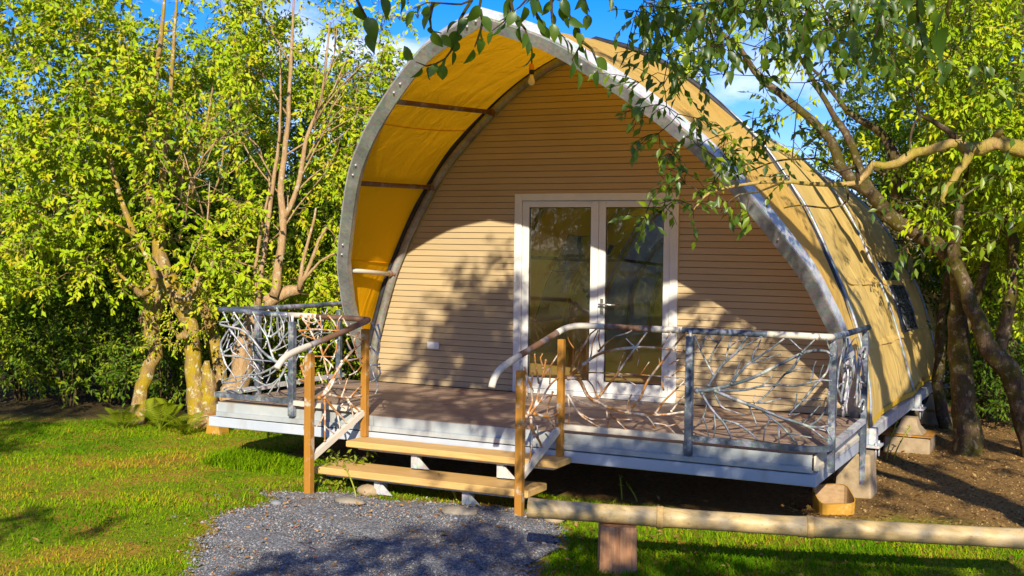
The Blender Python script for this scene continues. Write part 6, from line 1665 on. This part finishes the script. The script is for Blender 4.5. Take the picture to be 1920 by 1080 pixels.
pebbles(26000, lambda x, y: poly_dist(x, y, PATH) + 0.12 * fbm(x, y, 6, 11) > -0.06, (-1.2, -6.2, 2.6, -2.5), (0.004, 0.013), M['chips'], 'loose_gravel', 91, path_z)
n = N('soil_crumbs'); at = n.n('ShaderNodeAttribute'); at.attribute_name = 'tint'
M['crumb'] = n.done(n.ramp(at.outputs['Fac'], [(0.0, (0.06, 0.035, 0.015)), (0.6, (0.20, 0.12, 0.045)), (1.0, (0.38, 0.25, 0.10))]), 0.95, None, 0, 0, 0, 0.1)
pebbles(1500, lambda x, y: poly_dist(x, y, PATH) + 0.25 * fbm(x, y, 6, 11) > -0.16, (-1.2, -6.2, 2.8, -2.5), (0.010, 0.026), M['chips'], 'coarse_gravel', 98, path_z, 0.7)
blades(9000, (-7, -6.8, 2.2, 0.6), (0.05, 0.10), lambda x, y, r: keep_lawn(x, y, r) & (fbm(x, y, 2.6, 33) + 0.4 * fbm(x, y, 8, 34) > 0.55), 84, 'grass_tufts', lambda x, y, r: 0.35 + r.normal(0, 0.18, len(x)))
pebbles(9000, lambda x, y: poly_dist(x, y, DIRT) > -0.2, (3.2, -2, 6.2, 5), (0.006, 0.022), M['crumb'], 'soil_crumbs', 92, lambda x, y: gz(x, y))
pebbles(3000, lambda x, y: np.abs(y - TREEL(x) - 0.15) < 0.3, (-7.5, -3, -2.4, 2), (0.006, 0.02), M['crumb'], 'earth_edge_crumbs', 93, lambda x, y: gz(x, y))
# fallen leaves
def litter(n_, box, keep, seed, zf, name):
    r = np.random.default_rng(seed); x = r.uniform(box[0], box[2], n_); y = r.uniform(box[1], box[3], n_); m_ = keep(x, y, r); x, y = x[m_], y[m_]; n_ = len(x)
    b = np.stack([x, y, zf(x, y) + 0.012], -1); d_ = unit(np.stack([r.normal(0, 1, n_), r.normal(0, 1, n_), r.normal(0.1, 0.15, n_)], -1)); nv = unit(np.stack([r.normal(0, .3, n_), r.normal(0, .3, n_), np.ones(n_)], -1))
    V, F, k = leaf_geo(b, d_, nv, r.uniform(0.03, 0.07, n_), 0.45); return tag(fast_mesh(name, V, F, M['litter'], None, np.repeat(r.uniform(0, 1, n_), k)), kind='stuff')
litter(700, (3.2, -2, 6.5, 5), lambda x, y, r: poly_dist(x, y, DIRT) > -0.3, 94, lambda x, y: gz(x, y), 'fallen_leaves')
litter(260, (-1.2, -6, 2.6, -2.5), lambda x, y, r: poly_dist(x, y, PATH) > -0.1, 95, path_z, 'fallen_leaves')
litter(420, (-7, -6.5, 2, 0.5), lambda x, y, r: (poly_dist(x, y, PATH) < 0) & (y < TREEL(x) + 0.4), 96, lambda x, y: gz(x, y) + 0.02, 'fallen_leaves')
litter(350, (1.8, -4.5, 6, -1.2), lambda x, y, r: poly_dist(x, y, PATH) < 0, 97, lambda x, y: gz(x, y) + 0.02, 'fallen_leaves')

# single stones by the path
def stone(label, p, s, seed, mat=None, group=None, cat='stone'):
    r = np.random.default_rng(seed); z = float(path_z(p[0], p[1])); V = []; F = []; nu, nv = 10, 6
    for i in range(nv + 1):
        th = math.pi * i / nv
        for j in range(nu):
            ph = 2 * math.pi * j / nu; k = 1 + r.uniform(-0.12, 0.12); V.append((p[0] + s[0] * math.sin(th) * math.cos(ph + s[3]) * k, p[1] + s[1] * math.sin(th) * math.sin(ph + s[3]) * k, z + s[2] * 0.35 + s[2] * math.cos(th) * k))
    F = [(i * nu + j, (i + 1) * nu + j, (i + 1) * nu + (j + 1) % nu, i * nu + (j + 1) % nu) for i in range(nv) for j in range(nu)]
    o = MB().add(V, F, True).build('stone', mat or M['stone'], None, (p[0], p[1], z)); return tag(o, label, cat, group)
stone('small grey stone at the grassy left edge of the gravel', at_z(518, 953, -0.61), (.055, .04, .025, 0.3), 101, simple('blue_grey_stone', (0.16, 0.17, 0.19), (0.24, 0.25, 0.26), 8, 0.9))
stone('flat tan stone half buried in the gravel before the right newel post', at_z(860, 968, -0.60), (.17, .11, .035, 0.5), 102)
stone('long flat stone at the left end of the ground sill', at_z(655, 946, -0.60), (.16, .08, .03, 0.1), 103)
stone('dark rock below the left end of the bamboo pole', at_z(1040, 978, -0.60), (.10, .08, .05, 0.7), 104, M['concrete'])
stone('brown clod beside the left newel post foot', at_z(690, 925, -0.61), (.12, .08, .06, 0.2), 105, M['concrete'])
